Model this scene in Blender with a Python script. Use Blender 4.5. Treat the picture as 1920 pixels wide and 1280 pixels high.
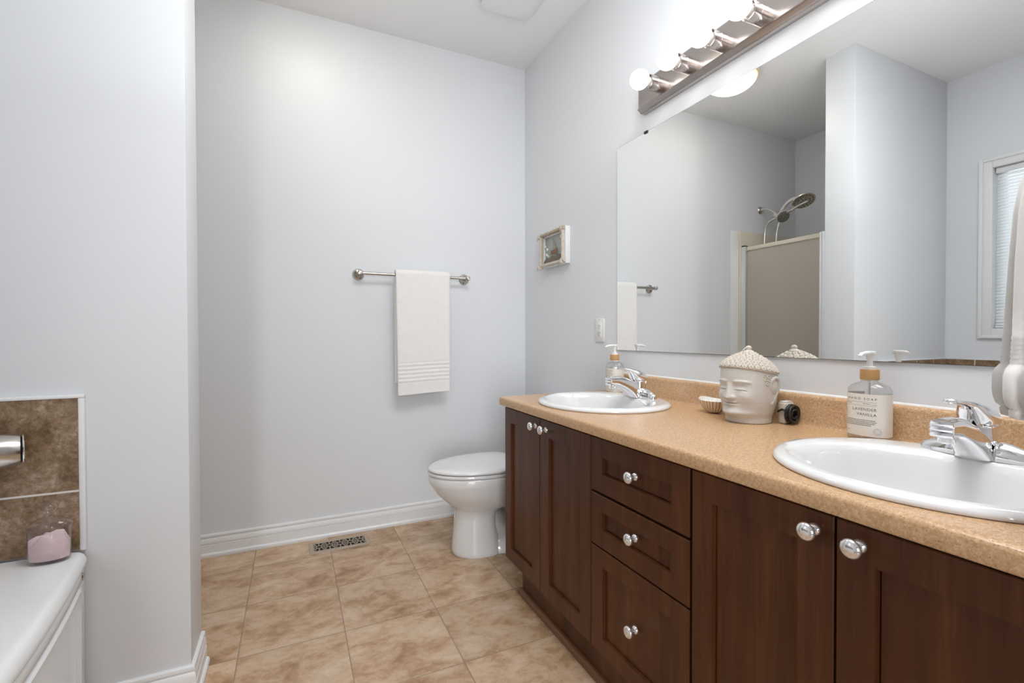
import bpy, bmesh, math, random
from mathutils import Vector, Matrix
R = math.radians
PI = math.pi
for o in list(bpy.data.objects): bpy.data.objects.remove(o)
scn = bpy.context.scene
C = scn.collection

# ------------------------------------------------------------------ camera, world, lights, exposure
CAM_H = 1.0598
def make_camera():
    yaw, pit, rol = 0.4356, -0.0131, -0.0025
    r0 = Vector((math.cos(yaw), -math.sin(yaw), 0))
    f0 = Vector((math.sin(yaw)*math.cos(pit), math.cos(yaw)*math.cos(pit), math.sin(pit)))
    u0 = r0.cross(f0)
    right = math.cos(rol)*r0 + math.sin(rol)*u0
    up = -math.sin(rol)*r0 + math.cos(rol)*u0
    m = Matrix((right, up, -f0)).transposed().to_4x4()
    m.translation = (0, 0, CAM_H)
    cd = bpy.data.cameras.new('camera'); cd.sensor_width = 36; cd.lens = 883.77/1920*36
    cd.clip_start = 0.02
    co = bpy.data.objects.new('camera', cd); C.objects.link(co); co.matrix_world = m
    scn.camera = co
make_camera()
scn.view_settings.view_transform = 'Standard'
scn.view_settings.look = 'None'
scn.view_settings.gamma = 1
scn.view_settings.use_curve_mapping = False
scn.view_settings.exposure = 0.05
w = bpy.data.worlds.new('World'); scn.world = w; w.use_nodes = True
w.node_tree.nodes['Background'].inputs[0].default_value = (0.85, 0.92, 1, 1)
w.node_tree.nodes['Background'].inputs[1].default_value = 0.05
def area(name, loc, target, sx, sy, power, col):
    l = bpy.data.lights.new(name, 'AREA'); l.shape = 'RECTANGLE'; l.size = sx; l.size_y = sy
    l.energy = power; l.color = col
    o = bpy.data.objects.new(name, l); C.objects.link(o); o.location = loc
    o.rotation_euler = (Vector(target)-Vector(loc)).to_track_quat('-Z', 'Y').to_euler()
    return o
area('window_daylight', (-1.95, 1.07, 1.65), (1.0, 1.07, 1.3), 1.0, 1.4, 17, (0.93, 0.97, 1.0))
area('doorway_fill', (-1.2, -4.0, 1.2), (0.3, 1.5, 1.0), 1.0, 2.2, 90, (0.95, 0.975, 1.0))  # added fill lamp, aimed in from the left through the invented doorway
area('doorway_soft_fill', (0.0, -4.0, 1.2), (0.0, 2.0, 1.0), 2.5, 2.2, 22, (0.95, 0.975, 1.0))  # wider added fill lamp straight behind the same opening
area('ceiling_fill', (0.62, 0.45, 2.68), (0.62, 0.45, 0), 0.9, 0.9, 27, (0.985, 0.99, 1.0))  # unseen downward fill added to brighten floor and counter, no fixture there
area('upward_fill', (0.42, 0.95, 1.70), (0.42, 0.97, 3.0), 0.9, 0.9, 7.0, (0.98, 0.99, 1.0))  # unseen lamp facing up, added so the ceiling throws soft fill
BULB_STRENGTH = 4.0
DOME_STRENGTH = 23.0

# ------------------------------------------------------------------ measured planes of the room
XR = 1.3317; XL = -1.2807; YB = 2.6626; H = 2.7194; YS = -1.3
YP, YE, XE = 1.6252, 1.7946, -0.2737      # partition between tub and shower
CT = 0.805                                # counter top

# ------------------------------------------------------------------ mesh helper
class MB:
    def __init__(s): s.v = []; s.f = []
    def add(s, vs, fs):
        b = len(s.v); s.v += [tuple(p) for p in vs]; s.f += [tuple(b+i for i in f) for f in fs]; return s
    def box(s, x0, x1, y0, y1, z0, z1):
        return s.add([(x0,y0,z0),(x1,y0,z0),(x1,y1,z0),(x0,y1,z0),(x0,y0,z1),(x1,y0,z1),(x1,y1,z1),(x0,y1,z1)],
                     [(0,3,2,1),(4,5,6,7),(0,1,5,4),(1,2,6,5),(2,3,7,6),(3,0,4,7)])
    def loft(s, rings, cap0=True, cap1=True, closed=True):
        n = len(rings[0]); vs = [p for r in rings for p in r]; fs = []
        for i in range(len(rings)-1):
            for j in range(n if closed else n-1):
                k = (j+1) % n
                fs.append((i*n+j, i*n+k, (i+1)*n+k, (i+1)*n+j))
        if cap0: fs.append(tuple(reversed(range(n))))
        if cap1: fs.append(tuple((len(rings)-1)*n+j for j in range(n)))
        return s.add(vs, fs)
    def lathe(s, prof, c=(0,0,0), axis='Z', seg=32, sx=1, sy=1, cap0=True, cap1=True):
        # prof: (radius, height along the axis)
        rings = []
        for r, h in prof:
            ring = []
            for k in range(seg):
                a = 2*PI*k/seg; p, q = r*math.cos(a)*sx, r*math.sin(a)*sy
                if axis == 'Z': t = (p, q, h)
                elif axis == 'X': t = (h, p, q)
                elif axis == '-X': t = (-h, q, p)
                elif axis == 'Y': t = (q, h, p)
                else: t = (p, -h, q)
                ring.append((c[0]+t[0], c[1]+t[1], c[2]+t[2]))
            rings.append(ring)
        return s.loft(rings, cap0, cap1)
    def tube(s, path, rad, seg=12, flat=1.0, ref=None):
        P = [Vector(p) for p in path]; n = len(P)
        if not hasattr(rad, '__len__'): rad = [rad]*n
        rings = []; prev = None
        for i in range(n):
            t = (P[min(i+1,n-1)]-P[max(i-1,0)]).normalized()
            if prev is None:
                a = Vector(ref) if ref else (Vector((0,0,1)) if abs(t.z) < .9 else Vector((1,0,0)))
            else: a = prev
            a = (a - t*a.dot(t)).normalized(); b = t.cross(a); prev = a
            rings.append([tuple(P[i] + rad[i]*(math.cos(2*PI*k/seg)*b + flat*math.sin(2*PI*k/seg)*a)) for k in range(seg)])
        return s.loft(rings)
    def torus(s, c, n, R1, r1, s1=10, s2=6):
        n = Vector(n).normalized(); a = n.orthogonal().normalized(); b = n.cross(a); c = Vector(c); vs = []; fs = []
        for i in range(s1):
            u = 2*PI*i/s1; d = math.cos(u)*a + math.sin(u)*b
            for j in range(s2):
                t = 2*PI*j/s2; vs.append(tuple(c + d*(R1 + r1*math.cos(t)) + n*r1*math.sin(t)))
        for i in range(s1):
            for j in range(s2):
                fs.append((i*s2+j, ((i+1)%s1)*s2+j, ((i+1)%s1)*s2+(j+1)%s2, i*s2+(j+1)%s2))
        return s.add(vs, fs)
    def ball(s, c, r, seg=16, sc=(1,1,1)):
        prof = [(r*math.sin(PI*i/(seg//2)), -r*math.cos(PI*i/(seg//2))) for i in range(seg//2+1)]
        prof[0] = (1e-5, prof[0][1]); prof[-1] = (1e-5, prof[-1][1])
        m = MB().lathe(prof, seg=seg)
        return s.add([(c[0]+p[0]*sc[0], c[1]+p[1]*sc[1], c[2]+p[2]*sc[2]) for p in m.v], m.f)
    def sweep(s, prof, path, side=1):
        # prof: (offset from the wall, z); path: 2-D polyline along the wall; offset to its left (side=1)
        P = [Vector(p) for p in path]; rings = []
        for i, p in enumerate(P):
            ns = []
            for a, b in ((i-1, i), (i, i+1)):
                if a >= 0 and b < len(P):
                    d = (P[b]-P[a]).normalized(); ns.append(Vector((-d.y, d.x))*side)
            n = ns[0] if len(ns) == 1 else (ns[0]+ns[1]) / (1+ns[0].dot(ns[1]))
            rings.append([(p.x+n.x*o, p.y+n.y*o, z) for o, z in prof])
        return s.loft(rings)
    def build(s, name, mat, parent=None, smooth=False, bevel=0, segs=2, angle=35, recalc=True):
        me = bpy.data.meshes.new(name)
        off = Vector((0,0,0))
        q = parent
        while q is not None: off += q.location; q = q.parent
        me.from_pydata([tuple(Vector(p)-off) for p in s.v], [], s.f)
        bm = bmesh.new(); bm.from_mesh(me)
        if not bevel: bmesh.ops.remove_doubles(bm, verts=bm.verts, dist=1e-6)
        if recalc: bmesh.ops.recalc_face_normals(bm, faces=bm.faces)
        if bevel:
            es = [e for e in bm.edges if len(e.link_faces) == 2 and e.calc_face_angle(0) > R(30)]
            bmesh.ops.bevel(bm, geom=es, offset=bevel, segments=segs, profile=.5, affect='EDGES', clamp_overlap=True)
        bm.to_mesh(me); bm.free()
        if smooth or bevel:
            for p in me.polygons: p.use_smooth = True
            me.set_sharp_from_angle(angle=R(angle))
        me.materials.append(mat)
        o = bpy.data.objects.new(name, me); C.objects.link(o)
        if parent is not None: o.parent = parent
        return o
def thing(name, label, cat, loc, group=None):
    o = bpy.data.objects.new(name, None); C.objects.link(o); o.location = loc; o.empty_display_size = .05
    return tag(o, label, cat, group)
def tag(o, label, cat, group=None):
    o['label'] = label; o['category'] = cat
    if group: o['group'] = group
    return o
def struct(o, label=None):
    o['kind'] = 'structure'
    if label: o['label'] = label
    return o
def part_label(o, label): o['label'] = label; return o
def smoothpath(pts, n=8):
    # Catmull-Rom through the points
    P = [Vector(p) for p in pts]; P = [2*P[0]-P[1]] + P + [2*P[-1]-P[-2]]; out = []
    for i in range(1, len(P)-2):
        for k in range(n):
            t = k/n; a, b, c, d = P[i-1], P[i], P[i+1], P[i+2]
            out.append(.5*((2*b)+(-a+c)*t+(2*a-5*b+4*c-d)*t*t+(-a+3*b-3*c+d)*t**3))
    out.append(P[-2]); return [tuple(p) for p in out]
def ell(cx, cy, z, a, b, n=48, e=2.0):
    r = []
    for k in range(n):
        t = 2*PI*k/n; c, s_ = math.cos(t), math.sin(t)
        r.append((cx + a*math.copysign(abs(c)**(2/e), c), cy + b*math.copysign(abs(s_)**(2/e), s_), z))
    return r

# ------------------------------------------------------------------ materials
def new_mat(name):
    m = bpy.data.materials.new(name); m.use_nodes = True
    return m, m.node_tree, m.node_tree.nodes['Principled BSDF']
def mat(name, col, rough=.5, metal=0, spec=.5, coat=0, bump=None, emit=None):
    m, nt, b = new_mat(name)
    b.inputs['Base Color'].default_value = (*col, 1); b.inputs['Roughness'].default_value = rough
    b.inputs['Metallic'].default_value = metal; b.inputs['Specular IOR Level'].default_value = spec
    b.inputs['Coat Weight'].default_value = coat; b.inputs['Coat Roughness'].default_value = .06
    if bump:
        sc, st, dist = bump
        N = Nodes(nt); n = N.noise(N.pos(), sc, 3)
        N.bump(b, n, st, dist)
    if emit:
        b.inputs['Emission Color'].default_value = (*emit[0], 1); b.inputs['Emission Strength'].default_value = emit[1]
    return m
class Nodes:
    def __init__(s, nt): s.nt = nt
    def n(s, t, **k):
        x = s.nt.nodes.new(t)
        for a, b in k.items(): setattr(x, a, b)
        return x
    def l(s, a, b): s.nt.links.new(a, b)
    def pos(s): return s.n('ShaderNodeNewGeometry').outputs['Position']
    def objc(s): return s.n('ShaderNodeTexCoord').outputs['Object']
    def scale(s, v, sc, loc=(0,0,0)):
        m = s.n('ShaderNodeMapping'); m.inputs['Scale'].default_value = sc; m.inputs['Location'].default_value = loc
        s.l(v, m.inputs['Vector']); return m.outputs[0]
    def noise(s, v, sc, det=4, rough=.5, dist=0):
        x = s.n('ShaderNodeTexNoise'); x.inputs['Scale'].default_value = sc; x.inputs['Detail'].default_value = det
        x.inputs['Roughness'].default_value = rough; x.inputs['Distortion'].default_value = dist
        s.l(v, x.inputs['Vector']); return x.outputs['Fac']
    def ramp(s, f, stops):
        r = s.n('ShaderNodeValToRGB'); e = r.color_ramp.elements
        while len(e) < len(stops): e.new(.5)
        for q, (p, c) in zip(e, stops): q.position = p; q.color = (*c, 1) if len(c) == 3 else c
        s.l(f, r.inputs[0]); return r.outputs[0]
    def math(s, op, a, b=None, c=None):
        x = s.n('ShaderNodeMath', operation=op)
        for i, q in enumerate((a, b, c)):
            if q is None: continue
            if isinstance(q, (int, float)): x.inputs[i].default_value = q
            else: s.l(q, x.inputs[i])
        return x.outputs[0]
    def mix(s, f, a, b, bt='MIX'):
        x = s.n('ShaderNodeMix', data_type='RGBA', blend_type=bt)
        for i, q in ((0, f), (6, a), (7, b)):
            if isinstance(q, (int, float)): x.inputs[i].default_value = q
            elif isinstance(q, tuple): x.inputs[i].default_value = (*q, 1)
            else: s.l(q, x.inputs[i])
        return x.outputs[2]
    def bump(s, b, h, st, dist):
        x = s.n('ShaderNodeBump'); x.inputs['Strength'].default_value = st; x.inputs['Distance'].default_value = dist
        s.l(h, x.inputs['Height']); s.l(x.outputs[0], b.inputs['Normal'])
    def sep(s, v):
        x = s.n('ShaderNodeSeparateXYZ'); s.l(v, x.inputs[0]); return x.outputs
    def comb(s, *a):
        x = s.n('ShaderNodeCombineXYZ')
        for i, q in enumerate(a):
            if isinstance(q, (int, float)): x.inputs[i].default_value = q
            else: s.l(q, x.inputs[i])
        return x.outputs[0]

M_WALL = mat('wall_paint', (.755, .775, .80), .40, spec=.30, bump=(260, .06, .002))
M_CEIL = mat('ceiling_paint', (.87, .875, .88), .7, spec=.3, bump=(220, .08, .002))
M_TRIM = mat('white_trim_paint', (.82, .825, .83), .3)
M_PORC = mat('white_porcelain', (.765, .77, .775), .06, coat=.6)
M_ACRYL = mat('white_acrylic', (.82, .825, .83), .14, coat=.3)
M_CHROME = mat('chrome', (.86, .86, .87), .05, 1)
M_NICKEL = mat('brushed_nickel', (.56, .53, .49), .24, 1)
M_NOZ = mat('grey_rubber_nozzle', (.16, .15, .13), .6)
M_HEADN = mat('bright_nickel', (.74, .71, .66), .3, .85)
M_BRUSH = mat('brushed_metal_plate', (.47, .43, .41), .22, 1)
M_SATIN = mat('polished_aluminium', (.80, .80, .80), .16, 1)
M_PLASTIC = mat('white_plastic', (.80, .80, .79), .3)
M_DARK = mat('dark_rubber', (.012, .012, .012), .5)
M_SLOT = mat('dark_slot', (.03, .03, .03), .6)
M_MIRROR = mat('mirror_silver', (.93, .94, .935), 0.0, 1)
M_MEDGE = mat('mirror_dark_edge', (.10, .11, .11), .3)
M_CREAM = mat('cream_acrylic', (.72, .65, .53), .25)
M_BUDDHA = mat('glazed_grey_ceramic', (.60, .575, .535), .40, coat=.10)
M_HAIR = mat('matt_cream_ceramic', (.63, .57, .49), .75)
M_BLACKCABLE = mat('black_cable', (.015, .013, .013), .4)
M_BEIGE = mat('beige_plastic', (.62, .56, .48), .4)
M_CORK = mat('bamboo_collar', (.50, .28, .11), .5, bump=(90, .2, .003))
M_INK = mat('label_ink', (.12, .11, .11), .7)
M_GREYINK = mat('label_grey_ink', (.33, .31, .30), .7)
M_PAPER = mat('cream_label_paper', (.80, .745, .67), .55)
M_SALT = mat('pink_bath_salt', (.90, .71, .71), .9, bump=(500, .6, .004))
M_GROUT = mat('white_caulk', (.82, .82, .82), .5)

def towel_mat(name, col, pile=420, st=.45):
    m, nt, b = new_mat(name); N = Nodes(nt)
    b.inputs['Roughness'].default_value = .95; b.inputs['Sheen Weight'].default_value = .5
    b.inputs['Sheen Roughness'].default_value = .5
    p = N.pos(); n1 = N.noise(p, pile, 3, .7); n2 = N.noise(p, 40, 3)
    col2 = tuple(c*.86 for c in col)
    N.l(N.mix(N.math('MULTIPLY', n2, .6), col, col2), b.inputs['Base Color'])
    N.bump(b, n1, st, .003)
    return m
M_TOWEL = towel_mat('white_terry_cloth', (.90, .885, .86))
M_TOWEL2 = towel_mat('off_white_terry_cloth', (.86, .845, .825), 1100, .4)

def floor_mat():
    m, nt, b = new_mat('beige_floor_tile'); N = Nodes(nt)
    p = N.pos(); x, y, z = N.sep(p)
    pitch = .335
    fx = N.math('DIVIDE', N.math('SUBTRACT', x, .1628), pitch); fy = N.math('DIVIDE', N.math('SUBTRACT', y, 1.4392), pitch)
    def edge(f): # distance from the joint in metres
        fr = N.math('FRACT', N.math('ADD', f, 50.5))
        return N.math('MULTIPLY', N.math('ABSOLUTE', N.math('SUBTRACT', fr, .5)), pitch)
    d = N.math('MINIMUM', edge(fx), edge(fy))
    grout = N.math('LESS_THAN', d, .0017)
    cell = N.comb(N.math('FLOOR', N.math('ADD', fx, 50)), N.math('FLOOR', N.math('ADD', fy, 50)), 0)
    wn = N.n('ShaderNodeTexWhiteNoise', noise_dimensions='3D'); N.l(cell, wn.inputs['Vector'])
    va = N.n('ShaderNodeVectorMath', operation='MULTIPLY_ADD'); N.l(wn.outputs['Color'], va.inputs[0])
    va.inputs[1].default_value = (9, 9, 9); N.l(p, va.inputs[2]); q = va.outputs[0]
    qs = N.scale(q, (1.0, 1.35, 1))
    big = N.noise(qs, 7.0, 7, .62, .5); mid = N.noise(qs, 22, 6, .65, .8); fine = N.noise(q, 120, 4, .6)
    f = N.math('ADD', N.math('MULTIPLY', big, .62), N.math('ADD', N.math('MULTIPLY', mid, .3), N.math('MULTIPLY', fine, .08)))
    col = N.ramp(f, [(.35, (.31, .175, .083)), (.45, (.46, .29, .165)), (.53, (.58, .405, .262)), (.64, (.67, .525, .39))])
    lightspots = N.math('GREATER_THAN', N.noise(qs, 34, 6, .75, 1.2), .70)
    col = N.mix(N.math('MULTIPLY', lightspots, .35), col, (.74, .58, .43))
    br = N.math('MULTIPLY_ADD', wn.outputs['Value'], .16, .92)
    sc = N.n('ShaderNodeVectorMath', operation='SCALE'); N.l(col, sc.inputs[0]); N.l(br, sc.inputs['Scale'])
    gcol = N.mix(N.noise(p, 6, 3), (.22, .165, .115), (.42, .33, .24))
    N.l(N.mix(grout, sc.outputs[0], gcol), b.inputs['Base Color'])
    N.l(N.math('MULTIPLY_ADD', grout, .4, .36), b.inputs['Roughness'])
    hgt = N.math('ADD', N.math('MULTIPLY', N.math('MINIMUM', d, .005), 160), N.math('MULTIPLY', mid, .12))
    N.bump(b, hgt, .5, .002)
    return m
M_FLOOR = floor_mat()

def tubtile_mat():
    m, nt, b = new_mat('brown_stone_tile'); N = Nodes(nt); p = N.pos(); x, y, z = N.sep(p)
    big = N.noise(p, 17, 8, .7, .3); mid = N.noise(p, 75, 6, .75, .2)
    f = N.math('ADD', N.math('MULTIPLY', big, .55), N.math('MULTIPLY', mid, .45))
    col = N.ramp(f, [(.38, (.115, .064, .028)), (.47, (.205, .128, .066)), (.54, (.29, .195, .122)), (.63, (.45, .335, .25))])
    # joints: one pitch along each wall, one joint height
    def line(c, c0, pitch):
        fr = N.math('FRACT', N.math('ADD', N.math('DIVIDE', N.math('SUBTRACT', c, c0), pitch), 40.5))
        return N.math('LESS_THAN', N.math('MULTIPLY', N.math('ABSOLUTE', N.math('SUBTRACT', fr, .5)), pitch), .0026)
    onback = N.math('GREATER_THAN', y, YP-.012)
    v = N.math('MAXIMUM', N.math('MULTIPLY', line(x, -.7145, .2), onback), N.math('MULTIPLY', line(y, 1.47, .2), N.math('SUBTRACT', 1, onback)))
    g = N.math('MAXIMUM', v, line(z, .6506, .2535))
    N.l(N.mix(g, col, (.74, .70, .67)), b.inputs['Base Color'])
    b.inputs['Roughness'].default_value = .3
    N.bump(b, mid, .3, .002)
    return m
M_TUBTILE = tubtile_mat()

def wood_mat():
    m, nt, b = new_mat('dark_cherry_wood'); N = Nodes(nt)
    p = N.pos()
    g = N.noise(N.scale(p, (22, 22, 1.3)), 1.0, 6, .6, .35); fine = N.noise(N.scale(p, (150, 150, 5)), 1.0, 5, .6)
    blot = N.noise(N.scale(p, (5, 5, 2)), 1.0, 4)
    f = N.math('ADD', N.math('MULTIPLY', g, .5), N.math('ADD', N.math('MULTIPLY', fine, .2), N.math('MULTIPLY', blot, .3)))
    col = N.ramp(f, [(.34, (.038, .0120, .0048)), (.5, (.080, .0262, .0094)), (.66, (.138, .049, .0175))])
    N.l(col, b.inputs['Base Color']); b.inputs['Roughness'].default_value = .34
    b.inputs['Specular IOR Level'].default_value = .26
    N.bump(b, fine, .05, .002)
    return m
M_WOOD = wood_mat()
M_GAP = mat('black_gap_shade', (.008, .004, .003), .7)  # near-black colour stands in for shade in door gaps and floor duct
M_SHOE = mat('brown_shoe_moulding', (.17, .072, .028), .4, bump=(60, .2, .002))

def counter_mat():
    m, nt, b = new_mat('tan_speckled_laminate'); N = Nodes(nt); p = N.pos()
    n1 = N.noise(p, 170, 4, .6); n2 = N.noise(p, 420, 3, .6); n3 = N.noise(p, 25, 3)
    f = N.math('ADD', N.math('MULTIPLY', n1, .6), N.math('MULTIPLY', n2, .4))
    col = N.ramp(f, [(.30, (.27, .145, .06)), (.42, (.50, .30, .15)), (.56, (.62, .395, .22)), (.70, (.74, .52, .34))])
    v = N.n('ShaderNodeTexVoronoi', feature='F1'); v.inputs['Scale'].default_value = 340; N.l(p, v.inputs['Vector'])
    sep = N.sep(v.outputs['Color'])
    spk = N.math('MULTIPLY', N.math('LESS_THAN', v.outputs['Distance'], N.math('MULTIPLY', n1, .62)), N.math('GREATER_THAN', sep[0], .66))
    col = N.mix(N.math('MULTIPLY', spk, .58), col, (.085, .040, .017))
    N.l(col, b.inputs['Base Color']); b.inputs['Roughness'].default_value = .27
    b.inputs['Specular IOR Level'].default_value = .6
    return m
M_COUNTER = counter_mat()

def thin_glass(name, tint=(1,1,1), rough=0.02, base=.04):
    m, nt, b = new_mat(name); N = Nodes(nt); out = nt.nodes['Material Output']; nt.nodes.remove(b)
    t = N.n('ShaderNodeBsdfTransparent'); t.inputs[0].default_value = (*tint, 1)
    g = N.n('ShaderNodeBsdfGlossy'); g.inputs['Roughness'].default_value = rough
    lw = N.n('ShaderNodeLayerWeight'); lw.inputs['Blend'].default_value = .5
    f = N.n('ShaderNodeMath', operation='POWER'); N.l(lw.outputs['Facing'], f.inputs[0]); f.inputs[1].default_value = 2.5
    fm = N.n('ShaderNodeMath', operation='MULTIPLY'); N.l(f.outputs[0], fm.inputs[0]); fm.inputs[1].default_value = .9; f = fm
    mx = N.n('ShaderNodeMixShader'); N.l(N.math('MAXIMUM', f.outputs[0], base), mx.inputs[0]); N.l(t.outputs[0], mx.inputs[1]); N.l(g.outputs[0], mx.inputs[2])
    N.l(mx.outputs[0], out.inputs[0]); return m
M_GLASS = thin_glass('clear_jar_glass', (.97, .965, .975))
M_BOTTLE = thin_glass('clear_bottle_plastic', (.93, .935, .94))
M_PANE = thin_glass('window_pane', (.95, .97, .97))

def obscure_glass():
    m, nt, b = new_mat('obscure_shower_glass'); N = Nodes(nt); out = nt.nodes['Material Output']
    b.inputs['Base Color'].default_value = (.92, .89, .83, 1); b.inputs['Roughness'].default_value = .34
    b.inputs['Transmission Weight'].default_value = 1; b.inputs['IOR'].default_value = 1.12
    N.bump(b, N.noise(N.scale(N.pos(), (1, 1, .35)), 260, 3), .3, .003)
    d = N.n('ShaderNodeBsdfDiffuse'); d.inputs[0].default_value = (.74, .69, .61, 1)
    mx = N.n('ShaderNodeMixShader'); mx.inputs[0].default_value = .42
    N.l(b.outputs[0], mx.inputs[1]); N.l(d.outputs[0], mx.inputs[2]); N.l(mx.outputs[0], out.inputs[0]); return m
M_OBSC = obscure_glass()

def slat_mat():
    m, nt, b = new_mat('white_blind_slat'); N = Nodes(nt); out = nt.nodes['Material Output']
    b.inputs['Base Color'].default_value = (.85, .86, .87, 1); b.inputs['Roughness'].default_value = .4
    t = N.n('ShaderNodeBsdfTranslucent'); t.inputs[0].default_value = (.93, .94, .95, 1)
    mx = N.n('ShaderNodeMixShader'); mx.inputs[0].default_value = .5
    N.l(b.outputs[0], mx.inputs[1]); N.l(t.outputs[0], mx.inputs[2]); N.l(mx.outputs[0], out.inputs[0]); return m
M_SLAT = slat_mat()
M_BULB = mat('lit_bulb', (.9, .9, .9), .3, emit=((1, .965, .92), BULB_STRENGTH))
def dome_mat():
    # frosted glass: white hot below the lamps, an amber band where the glass turns up to the pan
    m, nt, b = new_mat('lit_frosted_dome'); N = Nodes(nt)
    nz = N.sep(N.n('ShaderNodeNewGeometry').outputs['Normal'])[2]
    dn = N.math('MAXIMUM', N.math('MULTIPLY', nz, -1), 0)
    N.l(N.ramp(dn, [(.25, (1, .62, .26)), (.6, (1, .86, .62)), (.9, (1, .95, .86))]), b.inputs['Emission Color'])
    N.l(N.math('MULTIPLY_ADD', N.math('POWER', dn, 5), DOME_STRENGTH, .9), b.inputs['Emission Strength'])
    b.inputs['Base Color'].default_value = (.9, .82, .65, 1); b.inputs['Roughness'].default_value = .3
    return m
M_DOME = dome_mat()
M_BULBNECK = mat('white_bulb_neck', (.80, .77, .75), .35)

# ------------------------------------------------------------------ room shell
T = .12
struct(MB().box(XL-T, XR+T, YS-T, YB+T, -.1, 0).build('floor', M_FLOOR), 'beige stone look ceramic tile floor')
struct(MB().box(XL-T, XR+T, YS-T, YB+T, H, H+.1).build('ceiling', M_CEIL), 'pale flat ceiling')
struct(MB().box(XR, XR+T, YS, YB, 0, H).build('wall_right', M_WALL), 'pale grey blue wall behind the vanity and mirror')
struct(MB().box(XL-T, XR+T, YB, YB+T, 0, H).build('wall_back', M_WALL), 'pale grey blue wall with the towel bar')
WY0, WY1, WZ0, WZ1 = .76, 1.395, 1.095, 2.085
wl = MB()
wl.box(XL-T, XL, YS, WY0, 0, H); wl.box(XL-T, XL, WY1, YB, 0, H)
wl.box(XL-T, XL, WY0, WY1, 0, WZ0); wl.box(XL-T, XL, WY0, WY1, WZ1, H)
struct(wl.build('wall_left', M_WALL), 'pale grey blue wall with the window, seen in the mirror')
struct(MB().box(XL, XE, YP, YE, 0, H).build('wall_middle', M_WALL, bevel=.003), 'pale grey blue partition wall between tub and shower')
wf = MB(); DX0, DX1, DZ = -.75, .55, 2.08  # doorway opening invented to let the fill lamps shine in
wf.box(XL-T, DX0, YS-T, YS, 0, H); wf.box(DX1, XR+T, YS-T, YS, 0, H); wf.box(DX0, DX1, YS-T, YS, DZ, H)
struct(wf.build('wall_front', M_WALL))
df = MB(); df.box(DX0-.07, DX0, YS, YS+.015, 0, DZ+.07); df.box(DX1, DX1+.07, YS, YS+.015, 0, DZ+.07); df.box(DX0, DX1, YS, YS+.015, DZ, DZ+.07)
struct(df.build('added_doorway_trim', M_TRIM, bevel=.003))
struct(MB().box(.80, XR, .06, .155, 0, H).build('wall_side', M_WALL), 'short wall at the right end of the vanity')

# baseboards: bead, groove, cove, groove, flat, rounded shoe
BP = [(0, 0), (.021, 0), (.0225, .006), (.0215, .014), (.018, .019), (.0135, .021), (.0135, .058), (.0100, .0595), (.0100, .0615), (.0128, .063),
      (.0128, .072), (.0105, .084), (.0085, .0885), (.0060, .0900), (.0060, .092), (.0095, .0935), (.0102, .098), (.0090, .104), (.0062, .107), (0, .107)]
struct(MB().sweep(BP, [(-.49, YB), (XR-.0235, YB)], -1).build('baseboard_back', M_TRIM, smooth=True, angle=25), 'white moulded baseboard along the back wall')
struct(MB().sweep(BP, [(XR, 1.81), (XR, YB)], 1).build('baseboard_right', M_TRIM, smooth=True, angle=25))
struct(MB().sweep(BP, [(-.475, YP), (XE, YP), (XE, YE)], -1).build('baseboard_middle', M_TRIM, smooth=True, angle=25), 'white moulded baseboard wrapping the end of the partition')
struct(MB().sweep(BP, [(DX1+.072, YS), (XR, YS)], 1).build('baseboard_front', M_TRIM, smooth=True, angle=25))

# window (seen in the mirror)
win = bpy.data.objects.new('window_1', None); C.objects.link(win); win.location = (XL, (WY0+WY1)/2, WZ0); struct(win, 'narrow white framed window above the tub')
cw = .062
cs = MB()
def casing_ring(m, y0, y1, z0, z1, wdt, x0, x1):
    m.box(x0, x1, y0-wdt, y0, z0-wdt, z1+wdt); m.box(x0, x1, y1, y1+wdt, z0-wdt, z1+wdt)
    m.box(x0, x1, y0, y1, z1, z1+wdt); m.box(x0, x1, y0, y1, z0-wdt, z0)
casing_ring(cs, WY0, WY1, WZ0, WZ1, cw, XL, XL+.014)
casing_ring(cs, WY0-.042, WY1+.042, WZ0-.042, WZ1+.042, .02, XL+.014, XL+.022)
cs.build('window_casing', M_TRIM, win, bevel=.003)
sf = MB(); casing_ring(sf, WY0+.035, WY1-.035, WZ0+.035, WZ1-.035, .035, XL-.10, XL-.065); sf.build('sash', M_TRIM, win, bevel=.003)
MB().box(XL-.09, XL-.085, WY0+.035, WY1-.035, WZ0+.035, WZ1-.035).build('pane', M_PANE, win)
bl = thing('window_blind', 'white horizontal slat blind lowered in the window above the tub', 'blind', (XL-.03, (WY0+WY1)/2, WZ1))
MB().box(XL-.05, XL-.012, WY0+.006, WY1-.006, WZ1-.035, WZ1-.002).build('head_rail', M_TRIM, bl, bevel=.003)
sl = MB(); nz = 48
for i in range(nz):
    zc = WZ0+.03 + i*(WZ1-.05-WZ0-.03)/(nz-1); a = R(57); hw = .0125
    dx, dz = hw*math.cos(a), hw*math.sin(a); t = .0005
    sl.add([(XL-.031-dx, WY0+.008, zc+dz), (XL-.031+dx, WY0+.008, zc-dz), (XL-.031+dx+t, WY0+.008, zc-dz+t), (XL-.031-dx+t, WY0+.008, zc+dz+t),
            (XL-.031-dx, WY1-.008, zc+dz), (XL-.031+dx, WY1-.008, zc-dz), (XL-.031+dx+t, WY1-.008, zc-dz+t), (XL-.031-dx+t, WY1-.008, zc+dz+t)],
           [(0,1,5,4),(1,2,6,5),(2,3,7,6),(3,0,4,7),(0,3,2,1),(4,5,6,7)])
sl.build('slats', M_SLAT, bl)
MB().box(XL-.044, XL-.018, WY0+.008, WY1-.008, WZ0+.004, WZ0+.016).build('bottom_rail', M_TRIM, bl, bevel=.002)

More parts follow.
